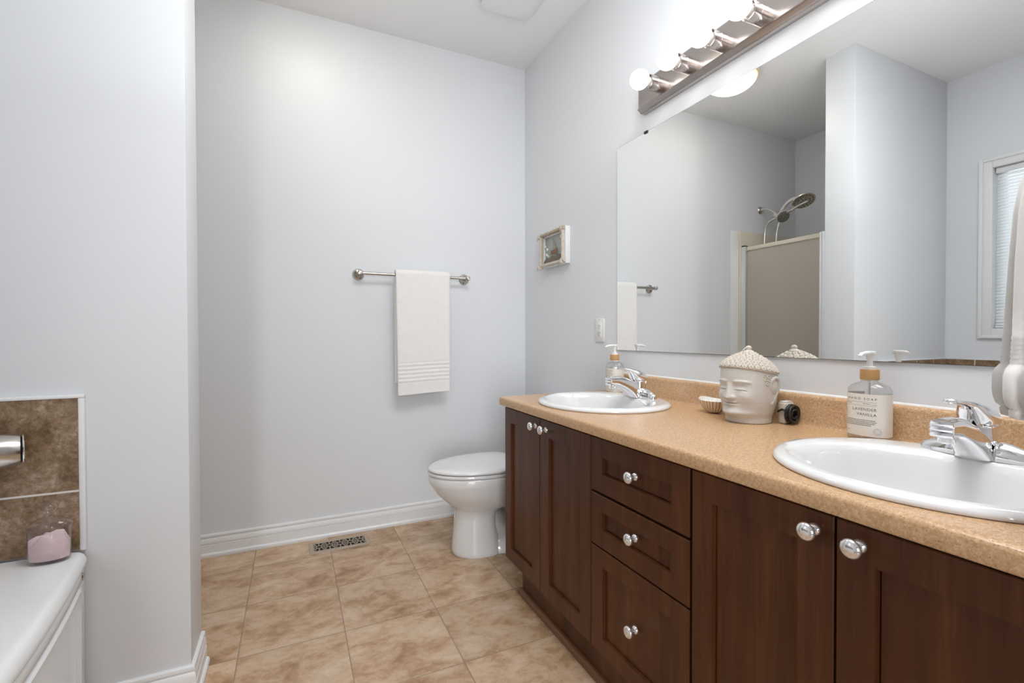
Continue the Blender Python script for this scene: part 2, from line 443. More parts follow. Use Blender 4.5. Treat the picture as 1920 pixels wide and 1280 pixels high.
# ------------------------------------------------------------------ tub corner
YT0, YT1 = .10, YP
TZ = .49
tile = thing('tile_surround', 'brown stone look tile band with white joints above the bathtub', 'wall tile', (XL, YP, TZ))
tm = MB()
tm.box(XL+.0105, -.5160, YP-.010, YP-.001, TZ+.004, .8965); tm.box(XL+.001, XL+.0105, YT0, YP-.001, TZ+.004, .8965)
tm.build('tiles', M_TUBTILE, tile)
te = MB()
te.box(-.5160, -.5045, YP-.0125, YP-.001, TZ+.001, .8965); te.box(XL+.0125, -.5045, YP-.0125, YP-.001, .8965, .9055)
te.box(XL+.001, XL+.0125, YT0, YP-.001, .8965, .9055)
te.build('edge_trim', M_GROUT, tile, bevel=.002)

def bow(y, off=0):
    t = (y-(YT0+YT1)/2)/((YT1-YT0)/2)
    return -.505 + .066*(1-t*t) + off
tub = thing('bathtub', 'white bow fronted acrylic bathtub beside the partition wall', 'bathtub', ((XL-.5)/2, (YT0+YT1)/2, 0))
NY = 48
ys = [YT0 + (YT1-.0135-YT0)*i/NY for i in range(NY+1)]
# shell: rim roll and deck down to the oval basin, one continuous skin
def outer_ring(off, z, n=36):
    pts = [(bow(y, off), y, z) for y in [YT0+.002+(YT1-.0145-YT0-.002)*i/n for i in range(n+1)]]
    k = 14
    pts += [(pts[-1][0]+(XL+.0128-pts[-1][0])*i/k, YT1-.0125, z) for i in range(1, k+1)]
    pts += [(XL+.0128, YT1-.0125+(YT0+.002-YT1+.0125)*i/n, z) for i in range(1, n+1)]
    pts += [(XL+.0128+(bow(YT0+.002, off)-XL-.0128)*i/k, YT0+.002, z) for i in range(1, k)]
    return pts
cxb, cyb = (XL-.52)/2+.005, (YT0+YT1)/2
def inner_ring(a, b, z, e=3.2):
    out = []
    for x, y, _ in outer_ring(0, 0):
        dx, dy = x-cxb, y-cyb; th = math.atan2(dy/.72, dx/.40)
        c, s_ = math.cos(th), math.sin(th); r = (abs(c)**e+abs(s_)**e)**(-1/e)
        out.append((cxb+a*r*c, cyb+b*r*s_, z))
    return out
rings = [outer_ring(-.020, .452), outer_ring(-.008, .4525), outer_ring(-.001, .4555), outer_ring(.001, .461), outer_ring(.000, .470), outer_ring(-.005, .481),
         outer_ring(-.013, .4875), outer_ring(-.026, .4895), inner_ring(.30, .635, .490), inner_ring(.288, .622, .4885),
         inner_ring(.280, .612, .478), inner_ring(.272, .600, .44), inner_ring(.25, .565, .26), inner_ring(.22, .52, .16), inner_ring(.15, .42, .135), inner_ring(.02, .05, .132)]
MBt = MB().loft(rings, cap0=False)
MBt.build('rim_and_basin', M_ACRYL, tub, smooth=True, angle=60)
# apron: panel recessed between two ribs
ap = MB()
prof = [(-.016, .456), (-.009, .450), (-.006, .444), (-.006, .420), (-.010, .414), (-.015, .411), (-.015, .407), (-.010, .404), (-.0065, .398), (-.010, .391), (-.020, .387), (-.020, .06), (-.012, .05), (-.012, 0.0), (-.05, 0.0), (-.05, .456)]
rr = []
for y in ys[:-1]+[YT1-.048]:
    if y > YT1-.048: y = YT1-.048
    rr.append([(bow(y, o), y, z) for o, z in prof])
ap.loft(rr)
prof2 = [(-.016, .456), (-.009, .450), (-.006, .444), (-.006, .420), (-.008, .06), (-.010, 0.0), (-.05, 0.0), (-.05, .456)]
ap.loft([[(bow(y, o), y, z) for o, z in prof2] for y in (YT1-.050, YT1-.044, YT1-.014)])
ap.build('apron', M_ACRYL, tub, smooth=True, angle=40)
bd = MB()
bx = bow(1.585, -.0058)
bd.lathe([(.0105, -.004), (.0105, .0025), (.0085, .004), (.0001, .0042)], (bx, 1.585, .432), 'X', 24, sx=.8, sy=1.0)
part_label(bd.build('oval_badge', M_NICKEL, tub, smooth=True), 'small oval metal badge on the rim')

# tub spout on the tile (left edge of the photo)
sp = thing('tub_spout', 'brushed nickel barrel shaped tub spout on the brown tile at the left edge', 'tub spout', (-.726, YP-.0105, .783))
SPY, SPZ, SPX = YP-.078, .783, -.606
m = MB().lathe([(.0001, 0), (.030, .0004), (.0365, .004), (.0385, .010), (.0415, .030), (.0440, .060), (.0440, .110), (.0415, .150), (.036, .175), (.0001, .178)], (SPX, SPY, SPZ), '-X', 48)
ca_, sa_ = math.cos(R(21)), math.sin(R(21))
def swing(mm):
    mm.v = [(SPX+(x-SPX)*ca_-(y-SPY)*sa_, SPY+.014+(x-SPX)*sa_+(y-SPY)*ca_, z) for x, y, z in mm.v]; return mm
swing(m).build('spout_body', M_NICKEL, sp, smooth=True)
swing(MB().lathe([(.0360, .0), (.0372, .0012), (.0372, .0030), (.0350, .0034)], (SPX+.0030, SPY, SPZ), '-X', 48)).build('outlet_rim', M_CHROME, sp, smooth=True)
MB().tube([(SPX-.12, SPY+.0, SPZ), (SPX-.12, YP-.0105, SPZ)], .022, 24).build('wall_stem', M_NICKEL, sp, smooth=True)

# bath salt jar
JX, JY, JZ = -.562, 1.570, .4905
jar = thing('bath_salt_jar', 'oval glass jar of pink bath salt with knobbed lid on the tub deck', 'jar', (JX, JY, JZ))
def ov(r, z, k=.56): return ell(JX, JY, JZ+z, r, r*k, 48, 2.2)
MB().loft([ov(.036, .0), ov(.040, .0015), ov(.0415, .006), ov(.0420, .03), ov(.0425, .088), ov(.0412, .088), ov(.0405, .03), ov(.0395, .009), ov(.034, .007)], True, True).build('jar_body', M_GLASS, jar, smooth=True, angle=50)
sr = []
for r, z in [(.033, .0075), (.0385, .0095), (.0395, .03), (.0398, .050)]: sr.append(ov(r, z))
for r, z in [(.034, .060), (.02, .068), (.004, .070)]:
    sr.append([(x-.006, y, z_+.008*math.sin(9*k/48*PI)*(r/.034)+ .010*(x-JX)/.04) for k, (x, y, z_) in enumerate(ov(r, z))])
MB().loft(sr).build('bath_salt', M_SALT, jar, smooth=True, angle=60)
MB().loft([ov(.0445, .0885), ov(.0452, .091), ov(.044, .0945), ov(.036, .103), ov(.022, .111, .62), ov(.010, .115, .8), ov(.0075, .118, 1), ov(.0095, .122, 1), ov(.0165, .131, 1),
           ov(.0175, .138, 1), ov(.014, .146, 1), ov(.006, .150, 1), ov(.0002, .151, 1)]).build('jar_lid', M_GLASS, jar, smooth=True, angle=60)

# ------------------------------------------------------------------ shower (seen in the mirror)
SX = -.62
sur = thing('shower_surround', 'cream acrylic shower wall panels, seen in the mirror', 'shower surround', (XL, YE, 0))
sz = 1.885
MB().box(XL+.014, -.588, YB-.016, YB-.001, .112, sz).build('back_panel', M_CREAM, sur, bevel=.004)
MB().box(XL+.001, XL+.013, YE+.014, YB-.001, .112, sz).build('long_panel', M_CREAM, sur, bevel=.004)
MB().box(XL+.001, -.60, YE+.001, YE+.013, .112, sz).build('end_panel', M_CREAM, sur, bevel=.004)
MB().box(-.587, -.495, YB-.006, YB-.001, .112, sz).build('front_flange', M_TRIM, sur, bevel=.004)
base = tag(MB().box(XL+.002, -.576, YE+.002, YB-.002, 0, .11).build('shower_tray', M_CREAM, bevel=.01), 'cream shower tray behind the glass door', 'shower tray')
sd = thing('shower_door', 'obscure glass shower door in a polished metal frame, seen in the mirror', 'shower door', (SX, (YE+YB)/2, .11))
ZD = 1.752
MB().box(SX-.016, SX+.026, 2.600, YB-.0165, .111, ZD+.004).build('wall_jamb', M_SATIN, sd, bevel=.003)
MB().box(SX-.013, SX+.02, 2.612, YB-.02, ZD+.0045, ZD+.014).build('jamb_cap', M_DARK, sd)
MB().box(SX-.012, SX+.012, 2.035, 2.5995, ZD-.030, ZD).build('top_rail', M_CREAM, sd, bevel=.003)
MB().box(SX-.012, SX+.012, 2.035, 2.5995, .125, .155).build('bottom_rail', M_SATIN, sd, bevel=.003)
MB().box(SX-.003, SX+.003, 2.034, 2.601, .153, ZD-.028).build('door_glass', M_OBSC, sd)
pm = MB(); pm.box(SX-.018, SX+.016, 2.012, 2.034, .111, ZD+.006); pm.box(SX-.018, SX+.022, 1.985, 2.012, .111, ZD+.006)
pm.build('post', M_SATIN, sd, bevel=.004)
MB().box(SX-.010, SX+.012, 1.976, 1.985, .112, ZD+.02).build('door_seal', M_DARK, sd)
MB().box(SX-.003, SX+.003, YE+.035, 1.977, .118, ZD-.01).build('side_panel', M_OBSC, sd)
MB().box(SX-.014, SX+.014, YE+.0125, YE+.036, .111, ZD).build('partition_jamb', M_SATIN, sd, bevel=.003)

shw = thing('hand_shower_set', 'nickel shower head pair with hand spray and hose, seen in the mirror', 'shower head', (-.838, YB, 2.08))
hx = -.838
MB().lathe([(.030, 0), (.030, .004), (.024, .012), (.011, .016), (.0001, .016)], (hx, YB, 2.08), '-Y', 32).build('flange', M_NICKEL, shw, smooth=True)
MB().tube(smoothpath([(hx, YB-.01, 2.08), (hx, YB-.06, 2.078), (hx, YB-.10, 2.055), (hx, YB-.145, 2.015)]), .0105, 14).build('shower_arm', M_HEADN, shw, smooth=True)
hb = MB()
hb.tube(smoothpath([(hx, YB-.135, 2.02), (hx, YB-.165, 1.985), (hx, YB-.18, 1.955)]), [.02]*8+[.024]*8+[.02], 16)
hb.tube(smoothpath([(hx+.004, YB-.160, 1.975), (hx+.004, YB-.195, 2.035), (hx+.004, YB-.245, 2.083), (hx+.002, YB-.295, 2.100), (hx, YB-.335, 2.092)]), [.011]*8+[.014]*8+[.016]*8+[.017]*8+[.012], 14)
hb.tube(smoothpath([(hx+.01, YB-.205, 1.995), (hx+.012, YB-.28, 2.015), (hx+.012, YB-.35, 2.040), (hx+.008, YB-.40, 2.052)]), .009, 12)
hb.build('holder_body', M_HEADN, shw, smooth=True)
def disc_head(name, c, d, r, nm_mat):
    # shallow round head, face along d, with a face plate of nozzles as a sub-part
    d = Vector(d).normalized(); a = d.orthogonal().normalized(); b = d.cross(a); c = Vector(c)
    rg = []
    for rr_, h_ in [(.25, -.028), (.6, -.024), (.93, -.008), (1, .0), (.98, .006), (.9, .008)]:
        rg.append([tuple(c + d*h_ + r*rr_*(math.cos(2*PI*k/36)*a+math.sin(2*PI*k/36)*b)) for k in range(36)])
    o = MB().loft(rg).build(name, M_HEADN, shw, smooth=True)
    fm = MB()
    for q in range(3):
        for k in range(6+6*q):
            t = 2*PI*k/(6+6*q); rad = r*(.25+.27*q)
            p = c + d*.009 + rad*(math.cos(t)*a+math.sin(t)*b); fm.torus(p, d, .0042, .0022, 8, 5)
    fm.build('nozzles', M_NOZ, o)
    return o
disc_head('wide_spray_head', (hx, YB-.365, 2.066), (0.22, -.42, -.88), .080, M_NICKEL)
disc_head('hand_spray_head', (hx+.02, YB-.215, 1.980), (.40, -.72, -.5), .048, M_NICKEL)
hs = MB()
hs.tube(smoothpath([(hx+.01, YB-.150, 1.985), (hx+.03, YB-.10, 1.955), (hx+.03, YB-.07, 1.88), (hx+.03, YB-.065, 1.70), (hx+.02, YB-.06, 1.30), (hx, YB-.10, 1.16), (hx-.02, YB-.14, 1.30), (hx, YB-.145, 1.7), (hx, YB-.15, 1.86), (hx, YB-.17, 1.945)]), .0075, 10)
hs.build('hose', M_SATIN, shw, smooth=True)
vl = thing('shower_valve', 'round shower control valve behind the obscure glass', 'shower valve', (-.84, YB-.017, 1.13))
MB().lathe([(.085, 0), (.085, .006), (.06, .014), (.0001, .014)], (-.84, YB-.0165, 1.13), '-Y', 40).build('valve_plate', M_NICKEL, vl, smooth=True)
MB().lathe([(.028, .012), (.03, .05), (.026, .075), (.0001, .078)], (-.84, YB-.016, 1.13), '-Y', 32).build('valve_knob', M_NICKEL, vl, smooth=True)

# ------------------------------------------------------------------ back wall: towel bar, towel, floor register
tb = thing('towel_bar', 'brushed nickel towel bar on the back wall', 'towel bar', (.624, YB, 1.392))
bz = 1.390; by = YB-.068
MB().tube([(.324, by, bz), (.924, by, bz)], .0085, 16).build('bar', M_NICKEL, tb, smooth=True)
for px in (.324, .924):
    p = MB().lathe([(.0305, 0), (.031, .004), (.027, .008), (.0255, .011), (.019, .014), (.012, .020), (.010, .035), (.0115, .050), (.0135, .058), (.0145, .068), (.0135, .078), (.009, .083), (.0001, .0845)], (px, YB, bz), '-Y', 32)
    p.build('post', M_NICKEL, tb, smooth=True)
tw = MB()
def towel_sheet(x0, x1, ztop, zb_front, zb_back):
    # profile over the bar: back layer up, over, front layer down, with thickness; ribbed band near the foot
    nx = 44; th = .011
    prof = []   # centre line (y, z, tangent normal handled numerically)
    r = .0175
    for i in range(26): prof.append((by+r+.002, zb_back + (ztop-r-zb_back)*i/25))
    for i in range(1, 9): a = PI*i/9; prof.append((by + r*math.cos(a), ztop-r + r*math.sin(a)))
    n2 = 150
    for i in range(n2+1): prof.append((by-r-.002, ztop-r - (ztop-r-zb_front)*i/n2))
    P = [Vector((0, y, z)) for y, z in prof]
    rings = []
    for ix in range(nx+1):
        u = ix/nx; fr = []; bk = []
        for i, p in enumerate(P):
            t = (P[min(i+1, len(P)-1)]-P[max(i-1, 0)]).normalized(); nrm = Vector((0, t.z, -t.y))*-1
            front = i > 34
            h = th; x = x0+(x1-x0)*u; dy = 0
            dz = 0
            if front:
                zr = (ztop-p.z)/(ztop-zb_front)
                dy += -.006*zr*math.sin(u*PI*2.1+.5) - .010*zr
                x += -.006*zr*(u-.5)*2 + (.004*math.sin(zr*7)*(1-abs(2*u-1)))
                if .745 < zr < .905:
                    k = (zr-.745)/.16*5
                    h = th*(.45 + .95*abs(math.sin(PI*k)))
                if zr > .985: h = th*1.12
                dz = -.012*zr*(.5-u)
            edge = min(u, 1-u)*nx
            hh = h*(.35 if edge < .5 else .8 if edge < 1.5 else 1)
            q = Vector((x, p.y+dy, p.z+dz))
            fr.append(tuple(q + nrm*hh*.5)); bk.append(tuple(q - nrm*hh*.5))
        rings.append(fr + bk[::-1])
    tw.loft(rings)
towel_sheet(.507, .811, 1.416, .742, .80)
tag(tw.build('hand_towel', M_TOWEL, smooth=True, angle=80), 'white towel with ribbed band draped over the towel bar on the back wall', 'towel')

# floor register
VX0, VX1, VY0, VY1 = .067, .347, 2.4625, 2.601
vent = thing('floor_register', 'pewter floor vent grille with cut out scroll pattern by the baseboard', 'floor vent', ((VX0+VX1)/2, (VY0+VY1)/2, 0))
M_VENT = mat('pewter_vent', (.52, .43, .34), .42, .55)
ix0, ix1, iy0, iy1 = .0875, .334, 2.492, 2.581
vm = MB()
def frame(x0, x1, y0, y1, a0, a1, b0, b1, z0, z1):
    vm.box(x0, a0, y0, y1, z0, z1); vm.box(a1, x1, y0, y1, z0, z1); vm.box(a0, a1, y0, b0, z0, z1); vm.box(a0, a1, b1, y1, z0, z1)
frame(VX0, VX1, VY0, VY1, ix0, ix1, iy0, iy1, 0.0005, .004)
vm.build('register_frame', M_VENT, vent, bevel=.0015)
gm = MB()
nc = 5; cwid = (ix1-ix0)/nc; cyv = (iy0+iy1)/2
def bar(a, b, wdt=.0052):
    a = Vector((*a, .0026)); b = Vector((*b, .0026)); d = (b-a).normalized(); n = Vector((-d.y, d.x, 0))*wdt/2
    gm.add([tuple(a+n+Vector((0,0,-.0012))), tuple(a-n+Vector((0,0,-.0012))), tuple(b-n+Vector((0,0,-.0012))), tuple(b+n+Vector((0,0,-.0012))),
            tuple(a+n+Vector((0,0,.0012))), tuple(a-n+Vector((0,0,.0012))), tuple(b-n+Vector((0,0,.0012))), tuple(b+n+Vector((0,0,.0012)))],
           [(0,1,2,3),(7,6,5,4),(0,4,5,1),(1,5,6,2),(2,6,7,3),(3,7,4,0)])
for i in range(nc):
    xa = ix0+i*cwid; xm = xa+cwid/2
    def circ(cx, cy, r, n=14):
        for k in range(n):
            t0, t1 = 2*PI*k/n, 2*PI*(k+1)/n; bar((cx+r*math.cos(t0), cy+r*math.sin(t0)), (cx+r*math.cos(t1), cy+r*math.sin(t1)))
    circ(xm, cyv, .014)
    for sx_ in (-1, 1):
        for sy_ in (-1, 1):
            bar((xm+sx_*.010, cyv+sy_*.010), (xm+sx_*cwid/2, cyv+sy_*(iy1-iy0)/2))
            bar((xm+sx_*.0165, cyv+sy_*.028), (xm+sx_*cwid/2, cyv+sy_*.012))
    bar((xm-cwid/2, cyv), (xm-.014, cyv)); bar((xm+.014, cyv), (xm+cwid/2, cyv))
    bar((xm, cyv+.014), (xm, iy1)); bar((xm, cyv-.014), (xm, iy0))
gm.build('scroll_grille', M_VENT, vent)
MB().box(ix0, ix1, iy0, iy1, .0003, .0008).build('duct_shade', M_GAP, vent)  # black sheet on the floor paints the shade inside the duct

# ------------------------------------------------------------------ right wall: picture, outlet, mirror, light bar, exhaust fan
M_CORAL = mat('bleached_coral', (.70, .63, .54), .85, bump=(240, .9, .006))
M_TWIG = mat('grey_driftwood', (.48, .40, .31), .85, bump=(120, .8, .006))
M_SHELL = mat('white_shell', (.84, .81, .77), .4)
M_SAND = mat('brown_pebble_sand', (.27, .22, .17), .9, bump=(420, 1, .008))
M_SEA = mat('grey_green_backing', (.42, .45, .43), .6)
M_BOAT = mat('brown_boat_hull', (.22, .13, .06), .5)
M_SAIL = mat('khaki_sail', (.36, .33, .22), .7)
PY0, PY1, PZ0, PZ1 = 2.128, 2.400, 1.440, 1.636
pic = thing('shadow_box_picture', 'small shell and rope framed seaside picture with a sailboat, on the wall beside the mirror', 'picture', (XR, (PY0+PY1)/2, (PZ0+PZ1)/2))
pf = MB()
xb = XR-.030
for a in ((PY0, PY0+.030, PZ0, PZ1), (PY1-.030, PY1, PZ0, PZ1), (PY0+.030, PY1-.030, PZ0, PZ0+.026), (PY0+.030, PY1-.030, PZ1-.026, PZ1)):
    pf.box(xb, XR-.0005, a[0], a[1], a[2], a[3])
pf.build('white_frame', M_TRIM, pic, bevel=.002)
MB().box(XR-.016, XR-.010, PY0+.029, PY1-.029, PZ0+.025, PZ1-.025).build('backing', M_SEA, pic)
rnd = random.Random(4)
def rough_tube(mm, p0, p1, r, n=24):
    pts = []; rad = []
    for i in range(n+1):
        t = i/n; p = Vector(p0).lerp(Vector(p1), t)
        pts.append((p.x+rnd.uniform(-.001, .001), p.y+rnd.uniform(-.0012, .0012), p.z+rnd.uniform(-.0012, .0012))); rad.append(r*rnd.uniform(.8, 1.2))
    mm.tube(pts, rad, 9)
cm = MB(); xf = xb-.006
rough_tube(cm, (xf, PY1-.018, PZ0-.004), (xf, PY1-.018, PZ1+.002), .010); rough_tube(cm, (xf, PY0+.016, PZ0), (xf, PY0+.016, PZ1+.002), .011)
rough_tube(cm, (xf, PY0-.002, PZ0+.013), (xf, PY1+.006, PZ0+.013), .009)
cm.build('rope_border', M_CORAL, pic, smooth=True, angle=80)
dm = MB(); rough_tube(dm, (xf, PY0+.004, PZ1-.010), (xf, PY1+.008, PZ1-.012), .010); rough_tube(dm, (xf-.001, PY1-.034, PZ0+.02), (xf-.001, PY1-.034, PZ1-.02), .005)
dm.build('driftwood_border', M_TWIG, pic, smooth=True, angle=80)
for cy_, cz_ in ((PY0+.02, PZ1-.012), (PY1-.008, PZ1-.018), (PY0+.02, PZ0+.006), (PY1-.006, PZ0+.002)):
    km = MB()
    for k in range(6):
        t = k*PI/3+.3; L = rnd.uniform(.016, .026)
        km.tube([(xf-.010, cy_, cz_), (xf-.012, cy_+L*.6*math.cos(t), cz_+L*.6*math.sin(t)), (xf-.010, cy_+L*math.cos(t), cz_+L*math.sin(t))], [.0055, .004, .0012], 7)
    km.ball((xf-.011, cy_, cz_), .007, 10)
    km.build('corner_knot', M_CORAL, pic, smooth=True, angle=80)
sm_ = MB(); yy = [PY0+.031+(PY1-PY0-.062)*i/20 for i in range(21)]
top = [PZ0+.052+.016*(1-(i/20))+.004*math.sin(i*1.1) for i in range(21)]
sm_.loft([[(XR-.0155, y, PZ0+.0265), (XR-.028, y, PZ0+.0265), (XR-.026, y, t*.45+(PZ0+.026)*.55), (XR-.0165, y, t)] for y, t in zip(yy, top)])
sm_.build('pebble_sand', M_SAND, pic, smooth=True)
hm = MB(); hc = (XR-.024, 2.262, PZ0+.078)
hm.loft([[(hc[0]+dx*wx, hc[1]+dy, hc[2]+dz) for dx, dz in ((-.006, .010+k), (-.004, -.006), (0, -.012), (.004, -.006), (.006, .010+k))] for dy, wx, k in ((-.034, .2, .008), (-.02, .9, .003), (0, 1.1, 0), (.02, .9, .001), (.032, .25, .004))])
hm.build('boat_hull', M_BOAT, pic, smooth=True)
MB().tube([(hc[0], hc[1]+.004, hc[2]), (hc[0], hc[1]+.008, hc[2]+.078)], .0014, 8).build('mast', M_BOAT, pic)
MB().loft([[(hc[0]-.0008, hc[1]+.004, hc[2]+.014), (hc[0]-.0008, hc[1]-.026, hc[2]+.016), (hc[0]-.003, hc[1]+.006, hc[2]+.070)],
           [(hc[0]+.0008, hc[1]+.004, hc[2]+.014), (hc[0]+.0008, hc[1]-.026, hc[2]+.016), (hc[0]-.001, hc[1]+.006, hc[2]+.070)]]).build('sail', M_SAIL, pic)
for y_, z_, r_ in ((2.178, 1.590, .011), (2.352, 1.560, .008), (2.330, 1.542, .0085), (2.335, PZ0+.072, .008), (2.318, PZ0+.062, .006)):
    shm = MB(); shm.ball((XR-.027, y_, z_), r_, 12, (.5, 1.1, 1)); shm.build('shell', M_SHELL, pic, smooth=True)

ou = thing('wall_outlet', 'white decora wall outlet left of the mirror', 'outlet', (XR, 1.8605, 1.0825))
MB().box(XR-.006, XR, 1.8255, 1.8955, 1.0265, 1.1385).build('cover_plate', M_PLASTIC, ou, bevel=.002)
MB().box(XR-.0085, XR-.0055, 1.8440, 1.8770, 1.0490, 1.1160).build('receptacle', M_PLASTIC, ou, bevel=.001)
om = MB()
for zc in (1.066, 1.099):
    for yo in (-.006, .006): om.box(XR-.0089, XR-.0083, 1.8605+yo-.001, 1.8605+yo+.001, zc, zc+.009)
    om.box(XR-.0089, XR-.0083, 1.8585, 1.8625, zc-.009, zc-.005)
om.build('slots', M_SLOT, ou)
for zc in (1.0325, 1.1325):
    MB().lathe([(.0028, 0), (.0025, .0012), (.0001, .0013)], (XR-.006, 1.8605, zc), '-X', 12).build('screw', M_SATIN, ou)

MY0, MY1, MZ0, MZ1 = .25, 1.7266, .9917, 1.8955
mir = thing('wall_mirror', 'large frameless mirror above the vanity', 'mirror', (XR, (MY0+MY1)/2, (MZ0+MZ1)/2))
MB().box(XR-.0055, XR-.0005, MY0, MY1, MZ0, MZ1).build('backing_edge', M_MEDGE, mir)
MB().box(XR-.0062, XR-.0056, MY0+.0012, MY1-.0012, MZ0+.0012, MZ1-.0012).build('mirror_glass', M_MIRROR, mir)
for y in (1.535, .5):
    MB().box(XR-.010, XR-.0005, y-.010, y+.010, MZ1-.007, MZ1+.003).build('clip', M_DARK, mir, bevel=.001)

lb = thing('vanity_light_bar', 'long brushed metal light bar with round white bulbs above the mirror', 'wall light', (XR, .92, 2.03))
LZ0, LZ1 = 1.968, 2.092
LY0, LY1 = .33, 1.545
lm = MB()
pr = [(XR-.0005, LZ0), (XR-.026, LZ0), (XR-.030, LZ0+.004), (XR-.040, LZ0+.010), (XR-.043, LZ0+.013), (XR-.041, LZ0+.017), (XR-.037, LZ0+.020), (XR-.0375, LZ1-.022), (XR-.033, LZ1-.006), (XR-.026, LZ1), (XR-.0005, LZ1)]
lm.loft([[(x, y, z) for x, z in pr] for y in (LY0, LY0+.0005, LY1-.0005, LY1)])
lm.build('backplate', M_BRUSH, lb, smooth=True, angle=50)
socket0 = None
for i in range(8):
    y = 1.424 - .1455*i; z = 2.026
    if i == 0:
        s0 = MB().lathe([(.0270, .030), (.0270, .062), (.0260, .063), (.0260, .0645), (.0276, .0655), (.0276, .092), (.0250, .094), (.0225, .088), (.0225, .080)], (XR, y, z), '-X', 32).build('socket', M_BRUSH, lb, smooth=True)
        n0 = MB().lathe([(.0165, .081), (.0175, .100), (.0215, .108)], (XR, y, z), '-X', 32, cap1=False).build('bulb_neck', M_BULBNECK, s0, smooth=True)
        rb = .0362
        prof = [(rb*math.sin(a), .1335-rb*math.cos(a)) for a in [R(36)+(PI-R(36))*k/16 for k in range(17)]]; prof[-1] = (.0002, prof[-1][1])
        b0 = MB().lathe(prof, (XR, y, z), '-X', 32, cap0=True).build('bulb', M_BULB, s0, smooth=True)
        socket0 = (s0, n0, b0)
    else:
        s1 = socket0[0].copy(); C.objects.link(s1); s1.parent = lb; s1.location = (0, -.1455*i, 0)
        for q in socket0[1:]:
            c = q.copy(); C.objects.link(c); c.parent = s1

FX0, FX1, FY0, FY1 = .856, 1.128, 1.968, 2.238
fan = thing('exhaust_fan', 'white square exhaust fan cover on the ceiling above the toilet', 'ceiling fan cover', ((FX0+FX1)/2, (FY0+FY1)/2, H))
def sq(k, z): return ell((FX0+FX1)/2, (FY0+FY1)/2, z, (FX1-FX0)/2*k, (FY1-FY0)/2*k, 64, 6)
MB().loft([sq(.95, H), sq(.97, H-.006), sq(.97, H-.010)]).build('housing', M_SLOT, fan, smooth=True)
MB().loft([sq(.98, H-.0101), sq(1.0, H-.013), sq(.995, H-.018), sq(.94, H-.022), sq(.7, H-.025), sq(.3, H-.026)]).build('cover', M_TRIM, fan, smooth=True)

DX, DY = .09, 2.17
dome = thing('ceiling_light', 'round frosted dome ceiling light seen in the mirror', 'ceiling light', (DX, DY, H))
MB().lathe([(.165, 0), (.168, .006), (.168, .020), (.160, .024), (.0001, .024)], (DX, DY, H-.024), 'Z', 48).build('base_pan', mat('cream_metal', (.75, .68, .5), .4), dome, smooth=True)
MB().lathe([(.0002, -.105), (.03, -.1035), (.07, -.095), (.105, -.080), (.135, -.060), (.152, -.040), (.157, -.024)], (DX, DY, H), 'Z', 48).build('glass_dome', M_DOME, dome, smooth=True)
MB().lathe([(.006, 0), (.008, .006), (.006, .012)], (DX+.004, DY-.163, H-.030), 'Z', 12).build('clip', M_DARK, dome, smooth=True)

# ------------------------------------------------------------------ toilet
TX, TYc = 0, 2.185
toi = thing('toilet', 'white two piece toilet beside the vanity against the right wall', 'toilet', (.95, TYc, 0))
def egg(xf, xb_, hw, z, n=48, e=2.0):
    # pointed-egg outline, front (small x) longer than the back
    xc = xf + (xb_-xf)*.60; r = []
    for k in range(n):
        t = 2*PI*k/n; c, s_ = math.cos(t), math.sin(t)
        a = (xc-xf) if c < 0 else (xb_-xc)
        ee = 2.0 if c < 0 else 2.6
        r.append((xc + a*math.copysign(abs(c)**(2/ee), c), TYc + hw*math.copysign(abs(s_)**(2/ee), s_), z))
    return r
bowl = MB()
bowl.loft([egg(.700, .935, .104, .0), egg(.696, .935, .107, .006), egg(.694, .932, .106, .018), egg(.697, .925, .101, .06), egg(.703, .912, .096, .12), egg(.708, .908, .093, .18),
           egg(.711, .92, .094, .212), egg(.706, .96, .104, .222), egg(.690, 1.00, .122, .236), egg(.657, 1.05, .149, .266), egg(.622, 1.07, .168, .300), egg(.600, 1.08, .178, .330), egg(.588, 1.085, .182, .352),
           egg(.5855, 1.085, .183, .356), egg(.5825, 1.085, .184, .364), egg(.5815, 1.085, .185, .385), egg(.584, 1.083, .183, .393), egg(.592, 1.08, .176, .397), egg(.63, 1.05, .14, .397), egg(.64, 1.04, .13, .385), egg(.70, .98, .09, .28), egg(.78, .92, .04, .22)])
# rear foot and trapway
bowl.loft([ell(1.05, TYc, z, a, b, 40, 3) for z, a, b in ((0, .205, .108), (.012, .206, .110), (.035, .200, .104), (.055, .19, .09), (.075, .17, .072))])
bowl.tube(smoothpath([(.86, TYc, .17), (.96, TYc, .11), (1.03, TYc, .16), (1.07, TYc, .26), (1.14, TYc, .24), (1.17, TYc, .12), (1.17, TYc, .03)]), .068, 24)
bowl.loft([ell(1.16, TYc, z, a, b, 40, 4) for z, a, b in ((.25, .06, .07), (.30, .11, .12), (.36, .135, .15), (.392, .14, .155))])
bowl.build('bowl', M_PORC, toi, smooth=True, angle=50)
seat = MB()
seat.loft([egg(.588, 1.06, .178, .3975), egg(.5800, 1.062, .184, .401), egg(.5785, 1.062, .185, .408), egg(.582, 1.06, .182, .4135), egg(.60, 1.05, .17, .4145)])
seat.build('seat', M_PORC, toi, smooth=True, angle=50)
lid = MB()
lid.loft([egg(.588, 1.055, .178, .4155), egg(.580, 1.058, .184, .418), egg(.5785, 1.058, .185, .424), egg(.583, 1.055, .182, .430), egg(.60, 1.05, .170, .4355), egg(.66, 1.02, .13, .441), egg(.75, .96, .07, .4435), egg(.82, .90, .02, .444)])
lid.build('lid', M_PORC, toi, smooth=True, angle=60)
for hy_ in (-.075, .075):
    MB().lathe([(.013, 0), (.013, .018), (.009, .021), (.0001, .022)], (1.065, TYc+hy_, .396), 'Z', 16).build('hinge', M_PORC, toi, smooth=True)
